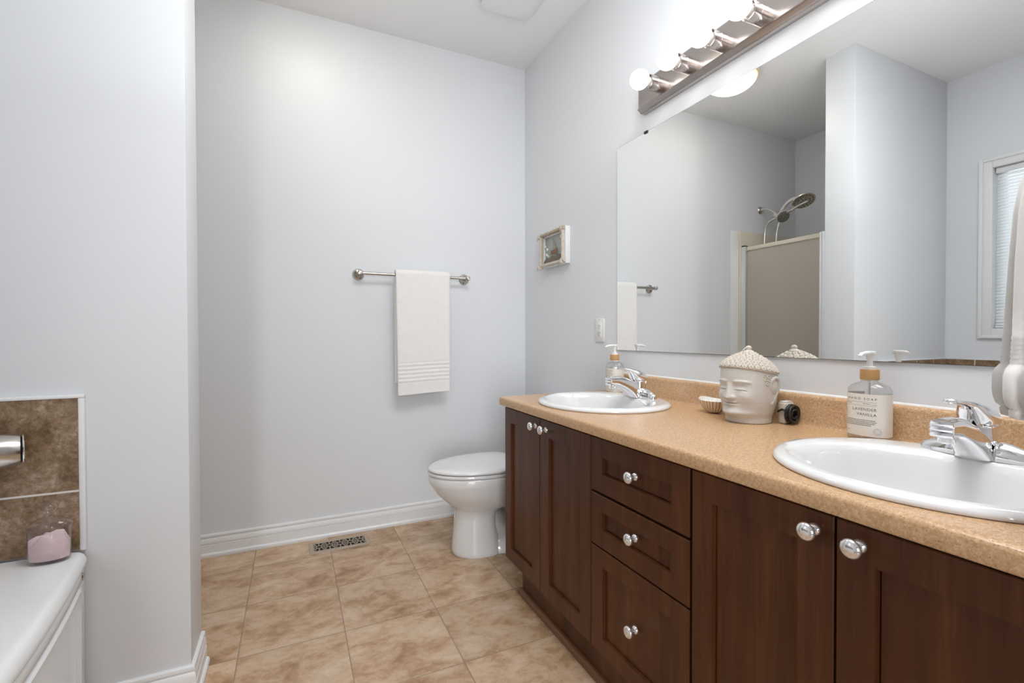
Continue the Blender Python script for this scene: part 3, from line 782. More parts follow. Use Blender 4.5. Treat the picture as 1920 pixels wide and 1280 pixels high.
MB().loft([ell(1.225, TYc, z, a, b, 48, 7) for z, a, b in ((.393, .080, .185), (.42, .088, .20), (.56, .094, .212), (.655, .096, .216))]).build('tank', M_PORC, toi, smooth=True, angle=50)
MB().loft([ell(1.225, TYc, z, a, b, 48, 7) for z, a, b in ((.6555, .098, .219), (.662, .101, .222), (.678, .101, .222), (.687, .096, .218), (.69, .08, .2))]).build('tank_lid', M_PORC, toi, smooth=True, angle=50)
MB().tube([(1.125, TYc-.15, .61), (1.118, TYc-.12, .608), (1.118, TYc-.08, .60)], [.011, .007, .008], 12).build('flush_lever', M_CHROME, toi, smooth=True)

# ------------------------------------------------------------------ vanity
XF = .80; VY0_, VY1_ = .165, 1.789
van = thing('vanity_cabinet', 'dark cherry wood vanity cabinet with shaker doors and drawers', 'vanity cabinet', (1.06, (VY0_+VY1_)/2, 0))
cm = MB()
xi = XF+.019                      # front of the carcass behind the doors
zc0, zc1 = .132, .7690
cm.box(xi, XR-.002, VY1_-.016, VY1_, zc0, zc1); cm.box(xi, XR-.002, VY0_, VY0_+.016, zc0, zc1)
cm.box(xi, XR-.002, VY0_+.016, VY1_-.016, zc0, zc0+.016); cm.box(XR-.012, XR-.002, VY0_+.016, VY1_-.016, zc0+.016, zc1)
cm.box(xi, XR-.012, .772, .788, zc0+.016, zc1); cm.box(xi, XR-.012, 1.158, 1.174, zc0+.016, zc1)
cm.build('carcass', M_WOOD, van)
MB().box(xi+.0005, xi+.003, VY0_+.017, VY1_-.017, zc0+.0165, zc1-.002).build('inside_shadow_board', M_GAP, van)  # black sheet painting the shade seen through the door gaps
MB().box(.850, .866, VY0_+.002, 1.728, .0, zc0-.0005).build('toe_kick', M_WOOD, van)
MB().box(.866, XR-.03, 1.708, 1.7275, .0, zc0-.0005).build('toe_kick_return', M_WOOD, van)
MB().sweep([(0, 0), (.017, 0), (.0175, .006), (.0155, .013), (.011, .018), (.004, .0205), (0, .021)], [(.8497, VY0_+.002), (.8497, 1.738)], 1).build('shoe_moulding', M_SHOE, van, smooth=True)
M_KNOBFACE = mat('polished_white_chrome', (.88, .87, .87), .10, .85)
knob_mesh = []
def knob(parent, y, z):
    if not knob_mesh:
        r = bpy.data.meshes
        prof = [(.0105, 0), (.0108, .0025), (.0095, .005), (.0060, .008), (.0050, .013), (.0056, .017), (.0100, .0195), (.0148, .0215), (.0156, .0245), (.0148, .0275), (.0115, .0305), (.006, .0322), (.0001, .0328)]
        o = MB().lathe(prof, (0, 0, 0), '-X', 32).build('knob', M_KNOBFACE, None, smooth=True)
        knob_mesh.append(o.data)
    else:
        o = bpy.data.objects.new('knob', knob_mesh[0]); C.objects.link(o)
    off = Vector((0,0,0)); q = parent
    while q is not None: off += q.location; q = q.parent
    o.parent = parent; o.location = Vector((XF, y, z)) - off
    return o
def shaker(name, y0, y1, z0, z1, py0, py1, pz0, pz1):
    m = MB(); xb_ = XF+.0185
    # frame of stiles and rails with a recessed flat panel and a sloped inner edge
    O = [(y0, z0), (y1, z0), (y1, z1), (y0, z1)]; I = [(py0, pz0), (py1, pz0), (py1, pz1), (py0, pz1)]
    s_ = .0012; J = [(py0+s_, pz0+s_), (py1-s_, pz0+s_), (py1-s_, pz1-s_), (py0+s_, pz1-s_)]
    off_ = lambda q: [(py0+q, pz0+q), (py1-q, pz0+q), (py1-q, pz1-q), (py0+q, pz1-q)]
    c = .0015; O1 = [(y0+c, z0+c), (y1-c, z0+c), (y1-c, z1-c), (y0+c, z1-c)]
    m.loft([[(xb_, y, z) for y, z in O], [(XF+c, y, z) for y, z in O], [(XF, y, z) for y, z in O1], [(XF, y, z) for y, z in I], [(XF+.0095, y, z) for y, z in J], [(XF+.0140, y, z) for y, z in off_(.0014)], [(XF+.0140, y, z) for y, z in off_(.0036)], [(XF+.0095, y, z) for y, z in off_(.0038)]])
    return m.build(name, M_WOOD, van)
d1 = shaker('door', 1.4875, 1.789, .138, .762, 1.548, 1.736, .192, .7035)
d2 = shaker('door', 1.1685, 1.4845, .138, .762, 1.2275, 1.4215, .192, .7035)
d3 = shaker('door', .4735, .7755, .138, .762, .534, .7195, .192, .7035)
d4 = shaker('door', .165, .4695, .138, .762, .225, .4125, .192, .7035)
w1 = shaker('drawer', .7835, 1.1655, .6055, .762, .840, 1.1095, .6605, .7085)
w2 = shaker('drawer', .7835, 1.1655, .4475, .5985, .840, 1.1095, .4995, .5510)
w3 = shaker('drawer', .7835, 1.1655, .138, .4425, .840, 1.1075, .186, .3915)
knob(d1, 1.5145, .7305); knob(d2, 1.4375, .7300); knob(d3, .5045, .7305); knob(d4, .4345, .7300)
knob(w1, .9655, .694); knob(w2, .9655, .5345); knob(w3, .9640, .2965)

# countertop with two oval cut-outs, one continuous top
SINKS = [(1.052, 1.458), (1.052, .458)]; SA, SB = .235, .2555
cto = thing('countertop', 'tan speckled laminate countertop with backsplash on the vanity', 'countertop', (1.05, .98, .77))
ctm = MB()
XC0, XC1, CY0, CY1 = .796, 1.3105, .158, 1.802
def plate_with_holes(z):
    def quad(x0, x1, y0, y1): ctm.add([(x0,y0,z),(x1,y0,z),(x1,y1,z),(x0,y1,z)], [(0,1,2,3)])
    regs = [(cy-SB-.03, cy+SB+.03) for _, cy in SINKS]
    ycut = [CY0, regs[1][0], regs[1][1], regs[0][0], regs[0][1], CY1]
    for k in (0, 2, 4): quad(XC0, XC1, ycut[k], ycut[k+1])
    for (cx, cy), (y0, y1) in zip(SINKS, regs):
        ths = sorted(set([2*PI*k/72 for k in range(72)] + [math.atan2(yy_-cy, xx_-cx) % (2*PI) for xx_ in (XC0, XC1) for yy_ in (y0, y1)]))
        inn, out = [], []
        for t in ths:
            c, s_ = math.cos(t), math.sin(t)
            rr_ = 1/math.sqrt((c/(SA-.014))**2+(s_/(SB-.014))**2); inn.append((cx+rr_*c, cy+rr_*s_, z))
            k = min(((XC1-cx)/c if c > 1e-9 else (XC0-cx)/c if c < -1e-9 else 9), ((y1-cy)/s_ if s_ > 1e-9 else (y0-cy)/s_ if s_ < -1e-9 else 9))
            out.append((cx+k*c, cy+k*s_, z))
        n = len(ths); ctm.add(inn+out, [(j, n+j, n+(j+1) % n, (j+1) % n) for j in range(n)])
plate_with_holes(CT)
edge = [(XC0, CT), (.7885, CT-.0003), (.7840, CT-.0018), (.7812, CT-.0045), (.7801, CT-.0085), (.7801, .7745), (.7809, .7722), (.783, .7706), (.786, .7702), (XC0+.004, .7702)]
ctm.loft([[(x, y, z) for x, z in edge] for y in (CY1, CY0)], False, False, closed=False)
ctm.add([(XC0, CY1, CT)]+[(x, CY1, z) for x, z in edge[1:]]+[(XR-.001, CY1, .7702), (XR-.001, CY1, CT)], [tuple(reversed(range(len(edge)+2)))])
ctm.add([(XC0+.004, CY1-.03, .7702), (XR-.001, CY1-.03, .7702), (XR-.001, CY1, .7702), (XC0+.004, CY1, .7702)], [(3,2,1,0)])
ctm.build('top', M_COUNTER, cto, smooth=True, angle=50, recalc=False)
bsp = [(XC1-.006, CT), (XC1-.003, CT+.0035), (XC1, CT+.010), (XC1, .878), (XC1+.001, .884), (XC1+.004, .8885), (XC1+.008, .8905), (XR-.0015, .8910), (XR-.0005, .8905), (XR-.0005, CT)]
MB().loft([[(x, y, z) for x, z in bsp] for y in (CY0, 1.778)]).build('backsplash', M_COUNTER, cto, smooth=True, angle=40)
struct(MB().sweep([(0, .8895), (.004, .8905), (.002, .8945), (0, .8955)], [(XR, CY0), (XR, 1.778)], 1).build('trim_1', M_GROUT), 'white caulk line along the top of the backsplash')

# sinks and faucets
def make_sink(cx, cy, label):
    s_ = thing('sink', label, 'sink', (cx, cy, CT), 'oval drop-in sinks in the vanity counter')
    def e(a, b, z, dx=0): return ell(cx+dx, cy, CT+z, a, b, 80)
    rg = [e(SA-.004, SB-.004, .0006), e(SA, SB, .0012), e(SA+.001, SB+.001, .006), e(SA-.003, SB-.003, .0115), e(SA-.011, SB-.011, .0150), e(SA-.022, SB-.022, .0158),
          e(.186, .226, .0150, -.027), e(.1765, .2165, .0135, -.035), e(.171, .211, .009, -.037), e(.165, .204, -.004, -.038), e(.155, .192, -.04, -.038), e(.140, .170, -.085, -.037), e(.112, .132, -.118, -.035), e(.07, .08, -.136, -.033), e(.024, .024, -.142, -.03),
          e(.022, .022, -.149, -.03)]
    MB().loft(rg, cap0=False).build('basin', M_PORC, s_, smooth=True, angle=70)
    dr = MB().lathe([(.0215, 0), (.0215, .003), (.016, .004), (.014, .001), (.0001, .001)], (cx-.03, cy, CT-.1415), 'Z', 32)
    dr.build('drain', M_CHROME, s_, smooth=True)
    return s_
make_sink(*SINKS[0], 'oval white drop-in sink at the far left end of the counter')
make_sink(*SINKS[1], 'oval white drop-in sink at the near right end of the counter')
def make_faucet(cx, cy, label):
    z0 = CT+.0152
    f = thing('faucet', label, 'faucet', (cx, cy, z0), 'chrome faucets on the vanity sinks')
    def at(x, y, z): return (cx-x, cy+y, z0+z)
    def arch(w_, h0, h1, n=20):
        # cross-section: flat foot, rounded top; returns (side, z)
        r = []
        for k in range(n+1):
            t = PI*k/n; r.append((w_*math.copysign(abs(math.cos(t))**.75, math.cos(t)), h0+(h1-h0)*abs(math.sin(t))**.75))
        return r
    body = MB(); rings_ = []
    # ramp that grows out of the base: a wide foot that sweeps forward and up into the spout
    foot = smoothpath([at(.030, 0, 0), at(.040, 0, .006), at(.056, 0, .020), at(.078, 0, .034), at(.102, 0, .0440), at(.128, 0, .0485)], 5)
    crest = smoothpath([at(-.038, 0, .002), at(-.030, 0, .030), at(-.008, 0, .046), at(.030, 0, .067), at(.075, 0, .0830), at(.131, 0, .0850)], 5)
    nn = len(foot)
    for k, (b_, c_) in enumerate(zip(foot, crest)):
        t = k/(nn-1); b_, c_ = Vector(b_), Vector(c_); m_ = (b_+c_)/2; h_ = (c_-b_)/2
        w_ = .0310 - .0125*min(1, t*1.25)**.8
        ring = []
        for q in range(40):
            a_ = 2*PI*q/40; cc, ss = math.cos(a_), math.sin(a_)
            cc = math.copysign(abs(cc)**.78, cc); ss = math.copysign(abs(ss)**.74, ss)
            # crest side narrower than the foot side
            ww = w_*(1-.16*max(0, ss)*(1-t)); ring.append(tuple(m_ + h_*ss + Vector((0, cc*ww, 0))))
        rings_.append(ring)
    body.loft(rings_)
    body.build('spout', M_CHROME, f, smooth=True, angle=60)
    MB().lathe([(.0125, 0), (.0135, .002), (.0135, .012)], at(.113, 0, .039), 'Z', 24).build('aerator', M_CHROME, f, smooth=True)
    st = MB()
    for k, zz in enumerate((.055, .065, .075)): st.tube([at(.1290, -.0165, zz), at(.1315, 0, zz), at(.1290, .0165, zz)], .0046, 8)
    st.build('spout_ridges', M_CHROME, f, smooth=True)
    for sgn in (-1, 1):
        wg = MB(); rg = []
        for y, w_, h in ((.0265, .021, .028), (.029, .0245, .034), (.034, .0255, .0355), (.048, .0228, .032), (.068, .0180, .0250), (.086, .0130, .0175), (.091, .0095, .0135), (.093, .004, .008)):
            rg.append([at(-.012+sd_, sgn*y, z) for sd_, z in arch(w_, 0, h)])
        wg.loft(rg); wg.build('base_wing', M_CHROME, f, smooth=True, angle=60)
    hub = MB().lathe([(.027, .0), (.0265, .03), (.0245, .052), (.0240, .060), (.0265, .0615), (.0275, .064)], at(-.012, 0, 0), 'Z', 36)
    hub.build('hub', M_CHROME, f, smooth=True, angle=50)
    hd = MB(); hr = []
    for x, z0_, z1_, w_ in ((-.0425, .070, .076, .005), (-.0415, .066, .080, .012), (-.037, .0610, .0865, .0215), (-.027, .0570, .0945, .0280), (-.014, .0555, .1010, .0308), (0, .0560, .1060, .0305),
                            (.010, .0590, .1085, .0285), (.018, .0650, .1100, .0245), (.026, .0770, .1113, .0205), (.036, .0940, .1123, .0160), (.048, .1015, .1133, .0120), (.064, .1055, .1147, .0092),
                            (.082, .1080, .1168, .0082), (.094, .1090, .1200, .0098), (.102, .1095, .1210, .0104), (.108, .1115, .1195, .0085), (.1095, .1140, .1170, .004)):
        zc_, hh_ = (z0_+z1_)/2, (z1_-z0_)/2
        hr.append([at(x, w_*math.cos(2*PI*q/36), zc_+hh_*math.sin(2*PI*q/36)) for q in range(36)])
    hd.loft(hr)
    hd.build('lever_handle', M_CHROME, f, smooth=True, angle=60)
    MB().tube([at(-.045, 0, .0), at(-.045, 0, .05)], .0028, 10).ball(at(-.045, 0, .054), .006, 12).build('lift_rod', M_CHROME, f, smooth=True)
    return f
make_faucet(1.207, 1.452, 'chrome single lever faucet on the far left sink')
make_faucet(1.207, .449, 'chrome single lever faucet on the near right sink')

# ------------------------------------------------------------------ soap bottles
def text_mesh(body, size, spacing=1.0):
    cu = bpy.data.curves.new('text', 'FONT'); cu.body = body; cu.size = size; cu.align_x = 'LEFT'; cu.space_character = spacing
    o = bpy.data.objects.new('text', cu); C.objects.link(o)
    dg = bpy.context.evaluated_depsgraph_get(); me = bpy.data.meshes.new_from_object(o.evaluated_get(dg))
    vs = [(v.co.x, v.co.y) for v in me.vertices]; fs = [tuple(p.vertices) for p in me.polygons]
    bpy.data.objects.remove(o); bpy.data.meshes.remove(me); return vs, fs
def make_bottle(cx, cy, rot, label):
    b = thing('soap_bottle', label, 'soap bottle', (0, 0, 0), 'pump soap bottles on the counter')
    A, Bw, E = .0315, .0435, 2.8          # half depth (facing the room), half width
    def o(x, y, z): return (x, y, z)
    def se(k, z): return ell(0, 0, z, A*k, Bw*k, 64, E)
    def rd(r, z): return ell(0, 0, z, r, r, 64, 2)
    def mixr(p, q, t): return [tuple(a+(c-a)*t for a, c in zip(u, v)) for u, v in zip(p, q)]
    MB().loft([se(.93, 0), se(.985, .002), se(1, .007), se(1, .110), se(.99, .118), se(.96, .125), mixr(se(.88, .131), rd(.03, .131), .25), mixr(se(.70, .1355), rd(.025, .1355), .5), mixr(se(.5, .139), rd(.0185, .139), .85), rd(.0165, .142), rd(.0163, .150)], True, True).build('bottle', M_BOTTLE, b, smooth=True, angle=60)
    MB().lathe([(.0170, .1415), (.0170, .1455)], (0, 0, 0), 'Z', 40).build('neck_ring', M_PLASTIC, b, smooth=True)
    MB().lathe([(.0190, .1455), (.0194, .147), (.0194, .1685), (.0188, .170)], (0, 0, 0), 'Z', 40).build('wood_collar', M_CORK, b, smooth=True)
    pm_ = MB().lathe([(.0130, .170), (.0130, .1765), (.0062, .178), (.0058, .193), (.0075, .196), (.0080, .2035)], (0, 0, 0), 'Z', 28)
    pm_.build('pump_stem', M_PLASTIC, b, smooth=True)
    hm_ = MB().lathe([(.0080, .2035), (.0115, .2060), (.0125, .2110), (.0115, .2135), (.0001, .2145)], (0, 0, 0), 'Z', 28)
    hm_.tube(smoothpath([(0, 0, .2090), (-.02, 0, .2088), (-.036, 0, .2070), (-.045, 0, .2020)]), [.0068]*8+[.0060]*8+[.0048]*8+[.0040], 14, flat=.75)
    hm_.build('pump_head', M_PLASTIC, b, smooth=True, angle=60)
    MB().tube([(0, 0, .142), (0, 0, .012)], .0022, 8).build('dip_tube', M_PLASTIC, b, smooth=True)
    # paper label wrapped round the front and both flanks, printed on its front
    def surf(s_, z, lift=.0004):
        # s_: arc position, 0 = middle of the front, + to the viewer's right (towards -y)
        per = TAB; q = (s_ + per[-1][0]/2) % per[-1][0]
        lo, hi = 0, len(per)-1
        while hi-lo > 1:
            m_ = (lo+hi)//2
            if per[m_][0] <= q: lo = m_
            else: hi = m_
        t = (q-per[lo][0])/max(1e-9, per[hi][0]-per[lo][0])
        p = [per[lo][k]+(per[hi][k]-per[lo][k])*t for k in (1, 2)]; n = Vector((p[0], p[1], 0)).normalized()
        return (p[0]+n.x*lift, p[1]+n.y*lift, z)
    TAB = []; acc = 0; prev = None
    for k in range(241):
        t = 2*PI*k/240            # start at the back (+x), go over +y to the front (-x) and back over -y
        c, s2 = math.cos(t), math.sin(t)
        p = (A*math.copysign(abs(c)**(2/E), c), Bw*math.copysign(abs(s2)**(2/E), s2))
        if prev: acc += math.hypot(p[0]-prev[0], p[1]-prev[1])
        TAB.append((acc, *p)); prev = p
    half = TAB[-1][0]*.40
    lab = MB(); n_ = 80
    lab.loft([[surf(-half+2*half*k/n_, z, .0003) for k in range(n_+1)] for z in (.0125, .1125)], False, False, closed=False)
    lb_ = lab.build('paper_label', M_PAPER, b, smooth=True)
    ink, emb = MB(), MB(); grey = ink
    def put(mm, body, size, z, right, sp_=1.0):
        vs, fs = text_mesh(body, size, sp_)
        wmax = max(v[0] for v in vs)
        mm.add([surf(right-wmax+x, z+y, .0007) for x, y in vs], fs)
    RT = .0285
    put(ink, 'HAND SOAP', .0074, .0985, RT, 1.65)
    put(ink, 'LAVENDER', .0094, .0728, RT, 1.12)
    put(ink, 'VANILLA', .0094, .0610, RT, 1.12)
    def rule(mm, s0, s1, z, h):
        k = 24; mm.loft([[surf(s0+(s1-s0)*i/k, z_, .0007) for i in range(k+1)] for z_ in (z, z+h)], False, False, closed=False)
    for z in (.0930, .0845): rule(ink, -.038, RT, z, .00035)
    rule(ink, -.036, -.0355, .0612, .0165)
    # unreadable small print as broken hairlines
    rr_ = random.Random(7)
    for z, s1 in ((.0495, RT), (.0455, RT), (.0415, RT-.002), (.0375, RT-.008)):
        s_ = -.040
        while s_ < s1-.002:
            l = rr_.uniform(.0015, .0048); rule(ink, s_, min(s1, s_+l), z, .0013); s_ += l+.0008
    for z, a, c in ((.0890, -.040, -.024), (.0890, .002, .016), (.0875, .020, .028), (.0240, -.040, -.028)):
        s_ = a
        while s_ < c-.001:
            l = rr_.uniform(.001, .003); rule(grey, s_, min(c, s_+l), z, .0010); s_ += l+.0007
    for k in range(36):
        t0, t1 = 2*PI*k/36, 2*PI*(k+1)/36; cs_, cz_ = .0300, .0255
        emb.add([surf(cs_+r_*math.cos(t), cz_+r_*math.sin(t), .0007) for r_, t in ((.0078, t0), (.0078, t1), (.0073, t1), (.0073, t0))], [(0,1,2,3)])
    for k in range(4):
        t0, t1 = PI/2*k, PI/2*(k+1); cs_, cz_ = .0300, .0255
        emb.add([surf(cs_+r_*math.cos(t), cz_+r_*math.sin(t), .0007) for r_, t in ((.0066, t0), (.0066, t1), (.0060, t1), (.0060, t0))], [(0,1,2,3)])
    ink.build('label_print', M_INK, lb_); emb.build('emblem', M_GREYINK, lb_)
    b.location = (cx, cy, CT+.0006); b.rotation_euler = (0, 0, rot)
    return b
make_bottle(1.264, .667, R(2), 'clear pump soap bottle with cream label beside the near right sink')
make_bottle(1.264, 1.662, R(-6), 'clear pump soap bottle behind the faucet of the far left sink')

# ------------------------------------------------------------------ ceramic head jar
HX, HY = 1.222, .968
head = thing('ceramic_head_jar', 'grey ceramic serene head jar with curled hair lid on the counter', 'figurine jar', (HX, HY, CT))
def gs(a, b, w_): return math.exp(-((a-b)/w_)**2)
def head_r(phi, z):
    # phi: 0 = face centre (towards -x), + towards +y ; z above the counter
    pr_ = [(0, .0600), (.002, .0620), (.008, .0624), (.015, .0628), (.021, .0645), (.030, .0685), (.042, .0720), (.052, .0748), (.065, .0772), (.09, .0790), (.115, .0795), (.135, .079), (.152, .0775)]
    for (a, ra), (b, rb_) in zip(pr_, pr_[1:]):
        if a <= z <= b: r = ra+(rb_-ra)*(z-a)/(b-a); break
    else: r = pr_[-1][1]
    f = max(0, math.cos(phi)); s = abs(phi)
    # sides a little flatter than front and back
    r *= 1 - .06*math.sin(phi)**2*(.4+.6*max(0, min(1, (z-.006)/.05)))
    r += .0105*gs(z, .029, .0095)*gs(phi, 0, .62)                       # chin comes forward of the neck
    r += .007*gs(z, .036, .014)*gs(phi, 0, .42)                        # chin
    nose = max(0, min(1, (.118-z)/.044)) if z > .074 else max(0, 1-(.074-z)/.008)
    r += .0165*nose*gs(phi, 0, .085+.055*nose)                         # nose
    r += .0050*gs(z, .0765, .006)*(gs(phi, .17, .07)+gs(phi, -.17, .07))   # nostril wings
    arch = .1175+.010*math.cos(min(1.2, abs(s-.38))*2.2)-.006
    r += .0036*gs(z, arch, .0040)*(1 if .10 < s < .80 else 0)*min(1, (s-.10)*8 if s < .3 else (.80-s)*6)  # brow
    r -= .0060*gs(z, .104, .010)*gs(s, .33, .20)                       # eye socket
    r += .0062*gs(z, .1000, .0058)*gs(s, .36, .15)                     # lid
    r -= .0032*gs(z, .0955-.010*(s-.36)**2*4+.0012, .0013)*max(0, min(1, (s-.14)*14))*max(0, min(1, (.64-s)*12))      # eye slit
    r += .0060*gs(z, .078, .016)*gs(s, .55, .24)                       # cheek
    r += .0060*gs(z, .0620, .0034)*gs(phi, 0, .25) + .0064*gs(z, .0545, .0036)*gs(phi, 0, .19)  # lips
    r -= .0042*gs(z, .0584, .0013)*gs(phi, 0, .28)                     # mouth line
    r -= .0026*gs(z, .0600, .004)*gs(s, .33, .06)                      # mouth corners
    return r
def seam(phi): return .1440 + .0140*math.cos(phi)
rg = []; NP = 200; NZ = 130
for iz in range(NZ+1):
    ring = []
    for k in range(NP):
        phi = 2*PI*k/NP - PI; z = seam(phi)*iz/NZ; r = head_r(phi, z)
        ring.append((HX-r*math.cos(phi), HY+r*math.sin(phi), CT+.0003+z))
    rg.append(ring)
MB().loft(rg).build('head', M_BUDDHA, head, smooth=True, angle=80)
# lid of hair curls
def lid_prof(t): # t 0..1 from seam to crown -> radius, height
    a = t*PI/2
    return .0770*max(0, 1-t**1.55)**.92, .054*t**.88
def lidz(phi, t): return .150+(seam(phi)-.150)*(1-t)
rg = []
for t in [-.02]+[i/24 for i in range(25)]:
    tt = max(0, t); r, h = lid_prof(min(.985, tt))
    if t < 0: r, h = .0760, .0
    rg.append([(HX-r*math.cos(2*PI*k/72-PI), HY+r*math.sin(2*PI*k/72-PI), CT+.0012+lidz(2*PI*k/72-PI, max(0, t))+h+(0.002 if t >= 0 else 0)) for k in range(72)])
lidm = MB().loft(rg)
rr_ = random.Random(3)
for row, t in enumerate((.10, .22, .34, .46, .58, .70, .82)):
    r, h = lid_prof(t); n = max(8, int(2*PI*r/.0158))
    for k in range(n):
        phi = 2*PI*(k+.5*(row % 2))/n - PI
        tl = .45+.45*t; nrm = Vector((-math.cos(phi)*math.cos(tl), math.sin(phi)*math.cos(tl), math.sin(tl)))
        c = Vector((HX-r*math.cos(phi), HY+r*math.sin(phi), CT+.003+lidz(phi, t)+h)) + nrm.normalized()*.0012
        lidm.torus(c, nrm, .0048, .0030, 12, 7)
        lidm.ball(tuple(c+nrm.normalized()*.0016), .0031, 8)
lidm.build('curled_hair_lid', M_HAIR, head, smooth=True, angle=70)
fin = MB(); ztop = CT+.152+.050
fin.lathe([(.016, -.004), (.0175, .001), (.013, .0055), (.008, .008), (.0072, .009), (.0085, .0115), (.0088, .015), (.0065, .019), (.0001, .0212)], (HX, HY, ztop), 'Z', 24)
fin.tube(smoothpath([(HX-.012, HY+.010, ztop-.002), (HX-.013, HY+.008, ztop+.006), (HX-.006, HY+.003, ztop+.015)]), .0022, 8)
fin.build('topknot', M_HAIR, head, smooth=True, angle=70)
for sgn in (-1, 1):
    em = MB()
    def ep(x, z, out): return (HX+x, HY+sgn*(.0685+out*.62), CT+z)
    em.tube(smoothpath([ep(.006, .088, .000), ep(-.004, .104, .004), ep(.000, .124, .009), ep(.012, .133, .012), ep(.024, .126, .013), ep(.027, .106, .011), ep(.020, .084, .007), ep(.010, .064, .003), ep(.004, .056, .000), ep(.000, .062, .000), ep(.002, .078, .000), ep(.006, .092, .001)], 5), [.0048]*56, 10)
    em.ball(ep(.013, .108, .002), .0185, 16, (.95, .5, 1.55)); em.ball(ep(.011, .080, .001), .0118, 16, (.85, .5, 2.0))
    em.build('ear', M_BUDDHA, head, smooth=True, angle=80)
    sb = MB()
    for dx, dz in ((-.024, .139), (-.013, .136), (-.021, .128), (-.010, .126), (-.018, .117)):
        a = math.atan2(.0755, -dx); rr2 = head_r(PI/2-.0 if False else PI/2+dx/.0755, dz)
        phi = sgn*(PI/2+dx/.0755)
        c = Vector((HX-rr2*math.cos(phi), HY+rr2*math.sin(phi), CT+dz)); nrm = Vector((-math.cos(phi), math.sin(phi), .1))
        sb.torus(tuple(c), nrm, .0036, .0022, 9, 6)
    sb.build('side_curls', M_HAIR, head, smooth=True, angle=70)

# ------------------------------------------------------------------ shell dish
def shell_out():
    m_, nt, b_ = new_mat('striped_shell_outside'); N = Nodes(nt)
    x, y, z = N.sep(N.objc())
    wv = N.math('SINE', N.math('MULTIPLY', N.math('ARCTAN2', y, x), 26))
    N.l(N.ramp(N.math('MULTIPLY_ADD', wv, .5, .5), [(.03, (.36, .22, .11)), (.22, (.66, .49, .31)), (.9, (.76, .62, .45))]), b_.inputs['Base Color'])
    b_.inputs['Roughness'].default_value = .4; return m_
M_SHOUT = shell_out()
SXc, SYc = 1.248, 1.118
sh = thing('shell_dish', 'striped scallop shell soap dish behind the ceramic head', 'soap dish', (SXc, SYc, CT))
def shell_ring(k, z, rib):
    pts = []
    for i in range(96):
        t = 2*PI*i/96; r = 1 + rib*.028*math.cos(14*t)
        pts.append((SXc+.040*k*r*math.cos(t), SYc+.050*k*r*math.sin(t)+(.004 if abs(t-PI/2) < .12 else 0)*k, CT+z+.007*k*k*max(0, math.sin(t))**3))
    return pts
so = [(.30, .0006, 0), (.46, .0025, .2), (.66, .009, .4), (.84, .020, .6), (.95, .032, .8), (1.0, .0415, 1)]
MB().loft([shell_ring(*p) for p in so] , True, False).build('shell_outside', M_SHOUT, sh, smooth=True, angle=70)
MB().loft([shell_ring(1.0, .0415, 1), shell_ring(.97, .0425, 1), shell_ring(.90, .0335, 1), shell_ring(.76, .024, .9), shell_ring(.56, .0145, .7), shell_ring(.36, .009, .3), shell_ring(.05, .008, 0)], False, True).build('shell_inside', M_SHELL, sh, smooth=True, angle=70)
# ------------------------------------------------------------------ corded adapter behind the head
KX, KY = 1.284, .884
ad = thing('corded_adapter', 'beige plug adapter with coiled black cord behind the ceramic head', 'power adapter', (KX, KY, CT))
am = MB()
am.box(KX-.020, KX+.020, KY-.002, KY+.022, CT+.0005, CT+.062)
am.build('adapter_body', M_BEIGE, ad, bevel=.006, segs=3)
MB().box(KX-.016, KX+.016, KY+.001, KY+.019, CT+.0625, CT+.064).build('white_sticker', M_TRIM, ad, bevel=.0005)
cb = MB(); rc = random.Random(11)
for k in range(5):
    y = KY-.006-.0028*k; R1 = .0245+rc.uniform(-.003, .002)
    cb.torus((KX, y+.001, CT+.0300), (.1, 1, .1), R1*.58, .0029, 24, 8)
    cb.torus((KX-.002+rc.uniform(-.003, .002), y, CT+.0305+rc.uniform(-.001, .001)), (rc.uniform(-.15, .15), 1, rc.uniform(-.15, .15)), R1, .0029, 28, 8)
cb.tube(smoothpath([(KX-.024, KY+.018, CT+.034), (KX-.024, KY+.004, CT+.042), (KX-.022, KY-.010, CT+.034), (KX-.020, KY-.018, CT+.012)]), .003, 8)
cb.build('coiled_cord', M_BLACKCABLE, ad, smooth=True, angle=70)

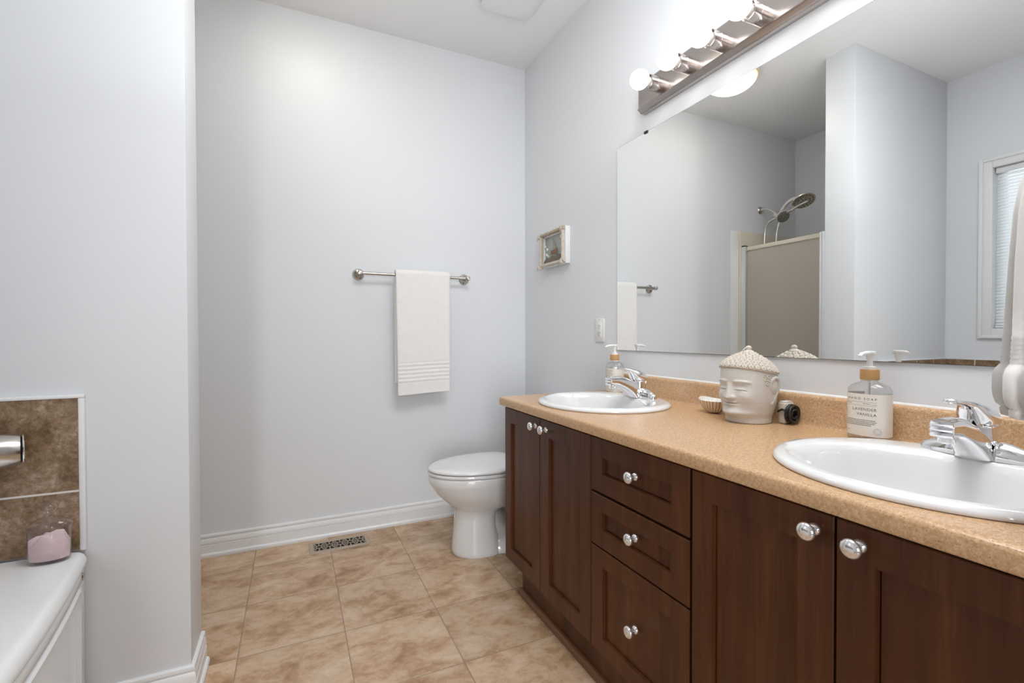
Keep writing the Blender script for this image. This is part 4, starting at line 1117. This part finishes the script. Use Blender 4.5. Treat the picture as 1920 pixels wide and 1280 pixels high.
# ------------------------------------------------------------------ towel at the right edge, hung from a ring
RX, RY, RZ = .944, .155, 1.362
trg = thing('towel_ring', 'nickel towel ring on the short wall at the right end of the vanity', 'towel ring', (RX, RY, RZ))
MB().lathe([(.027, 0), (.027, .006), (.014, .012), (.010, .03), (.013, .062), (.0001, .066)], (RX, RY, RZ+.075), 'Y', 28).build('post', M_NICKEL, trg, smooth=True)
MB().torus((RX, RY+.060, RZ), (0, 1, 0), .075, .005, 48, 10).build('ring', M_NICKEL, trg, smooth=True)
tm2 = MB()
TXc, TYc2 = .944, .256
prof = [(1.300, .030, .008), (1.299, .046, .017), (1.293, .062, .027), (1.282, .073, .035), (1.26, .083, .041), (1.22, .091, .045), (1.15, .099, .047), (1.09, .106, .048), (1.058, .109, .048)]
for k in range(6): prof += [(1.054-.0058*k, .1112+.0006*k, .0485), (1.0511-.0058*k, .1098+.0006*k, .0477)]
prof += [(1.0185, .117, .050), (1.0140, .123, .0515), (1.006, .1275, .0525), (.997, .1285, .052), (.988, .127, .051), (.980, .124, .049), (.975, .119, .044), (.973, .121, .045), (.964, .119, .044), (.961, .108, .036)]
rings = []
n = 200
for z, a, b in prof:
    ring = []
    fl = min(1, (1.31-z)/.2)
    for k in range(n):
        t = 2*PI*k/n; c, s_ = math.cos(t), math.sin(t); zz = z
        gv = 1 - fl*(.26*math.exp(-((t-2.60-.25*(1.1-z))/.085)**2) + .14*math.exp(-((t-3.05)/.10)**2) + .24*math.exp(-((t-3.72)/.13)**2) + .14*math.exp(-((t-4.5)/.12)**2)) + fl*.018*math.sin(3*t+26*z)
        wv = 1 + fl*(.30*math.sin(5*t+.8) + .10*math.sin(9*t+z*3))*abs(s_)**.6
        ring.append((TXc + gv*a*math.copysign(abs(c)**.85, c)*(1+fl*.03*math.sin(6*t)), TYc2 + gv*b*math.copysign(abs(s_)**.8, s_)*wv, zz + (.012*c if z < 1.0 else 0)))
    rings.append(ring)
tm2.loft(rings)
tag(tm2.build('gathered_towel', M_TOWEL2, smooth=True, angle=80), 'soft white towel hanging at the right edge of the photo in front of the mirror', 'towel')
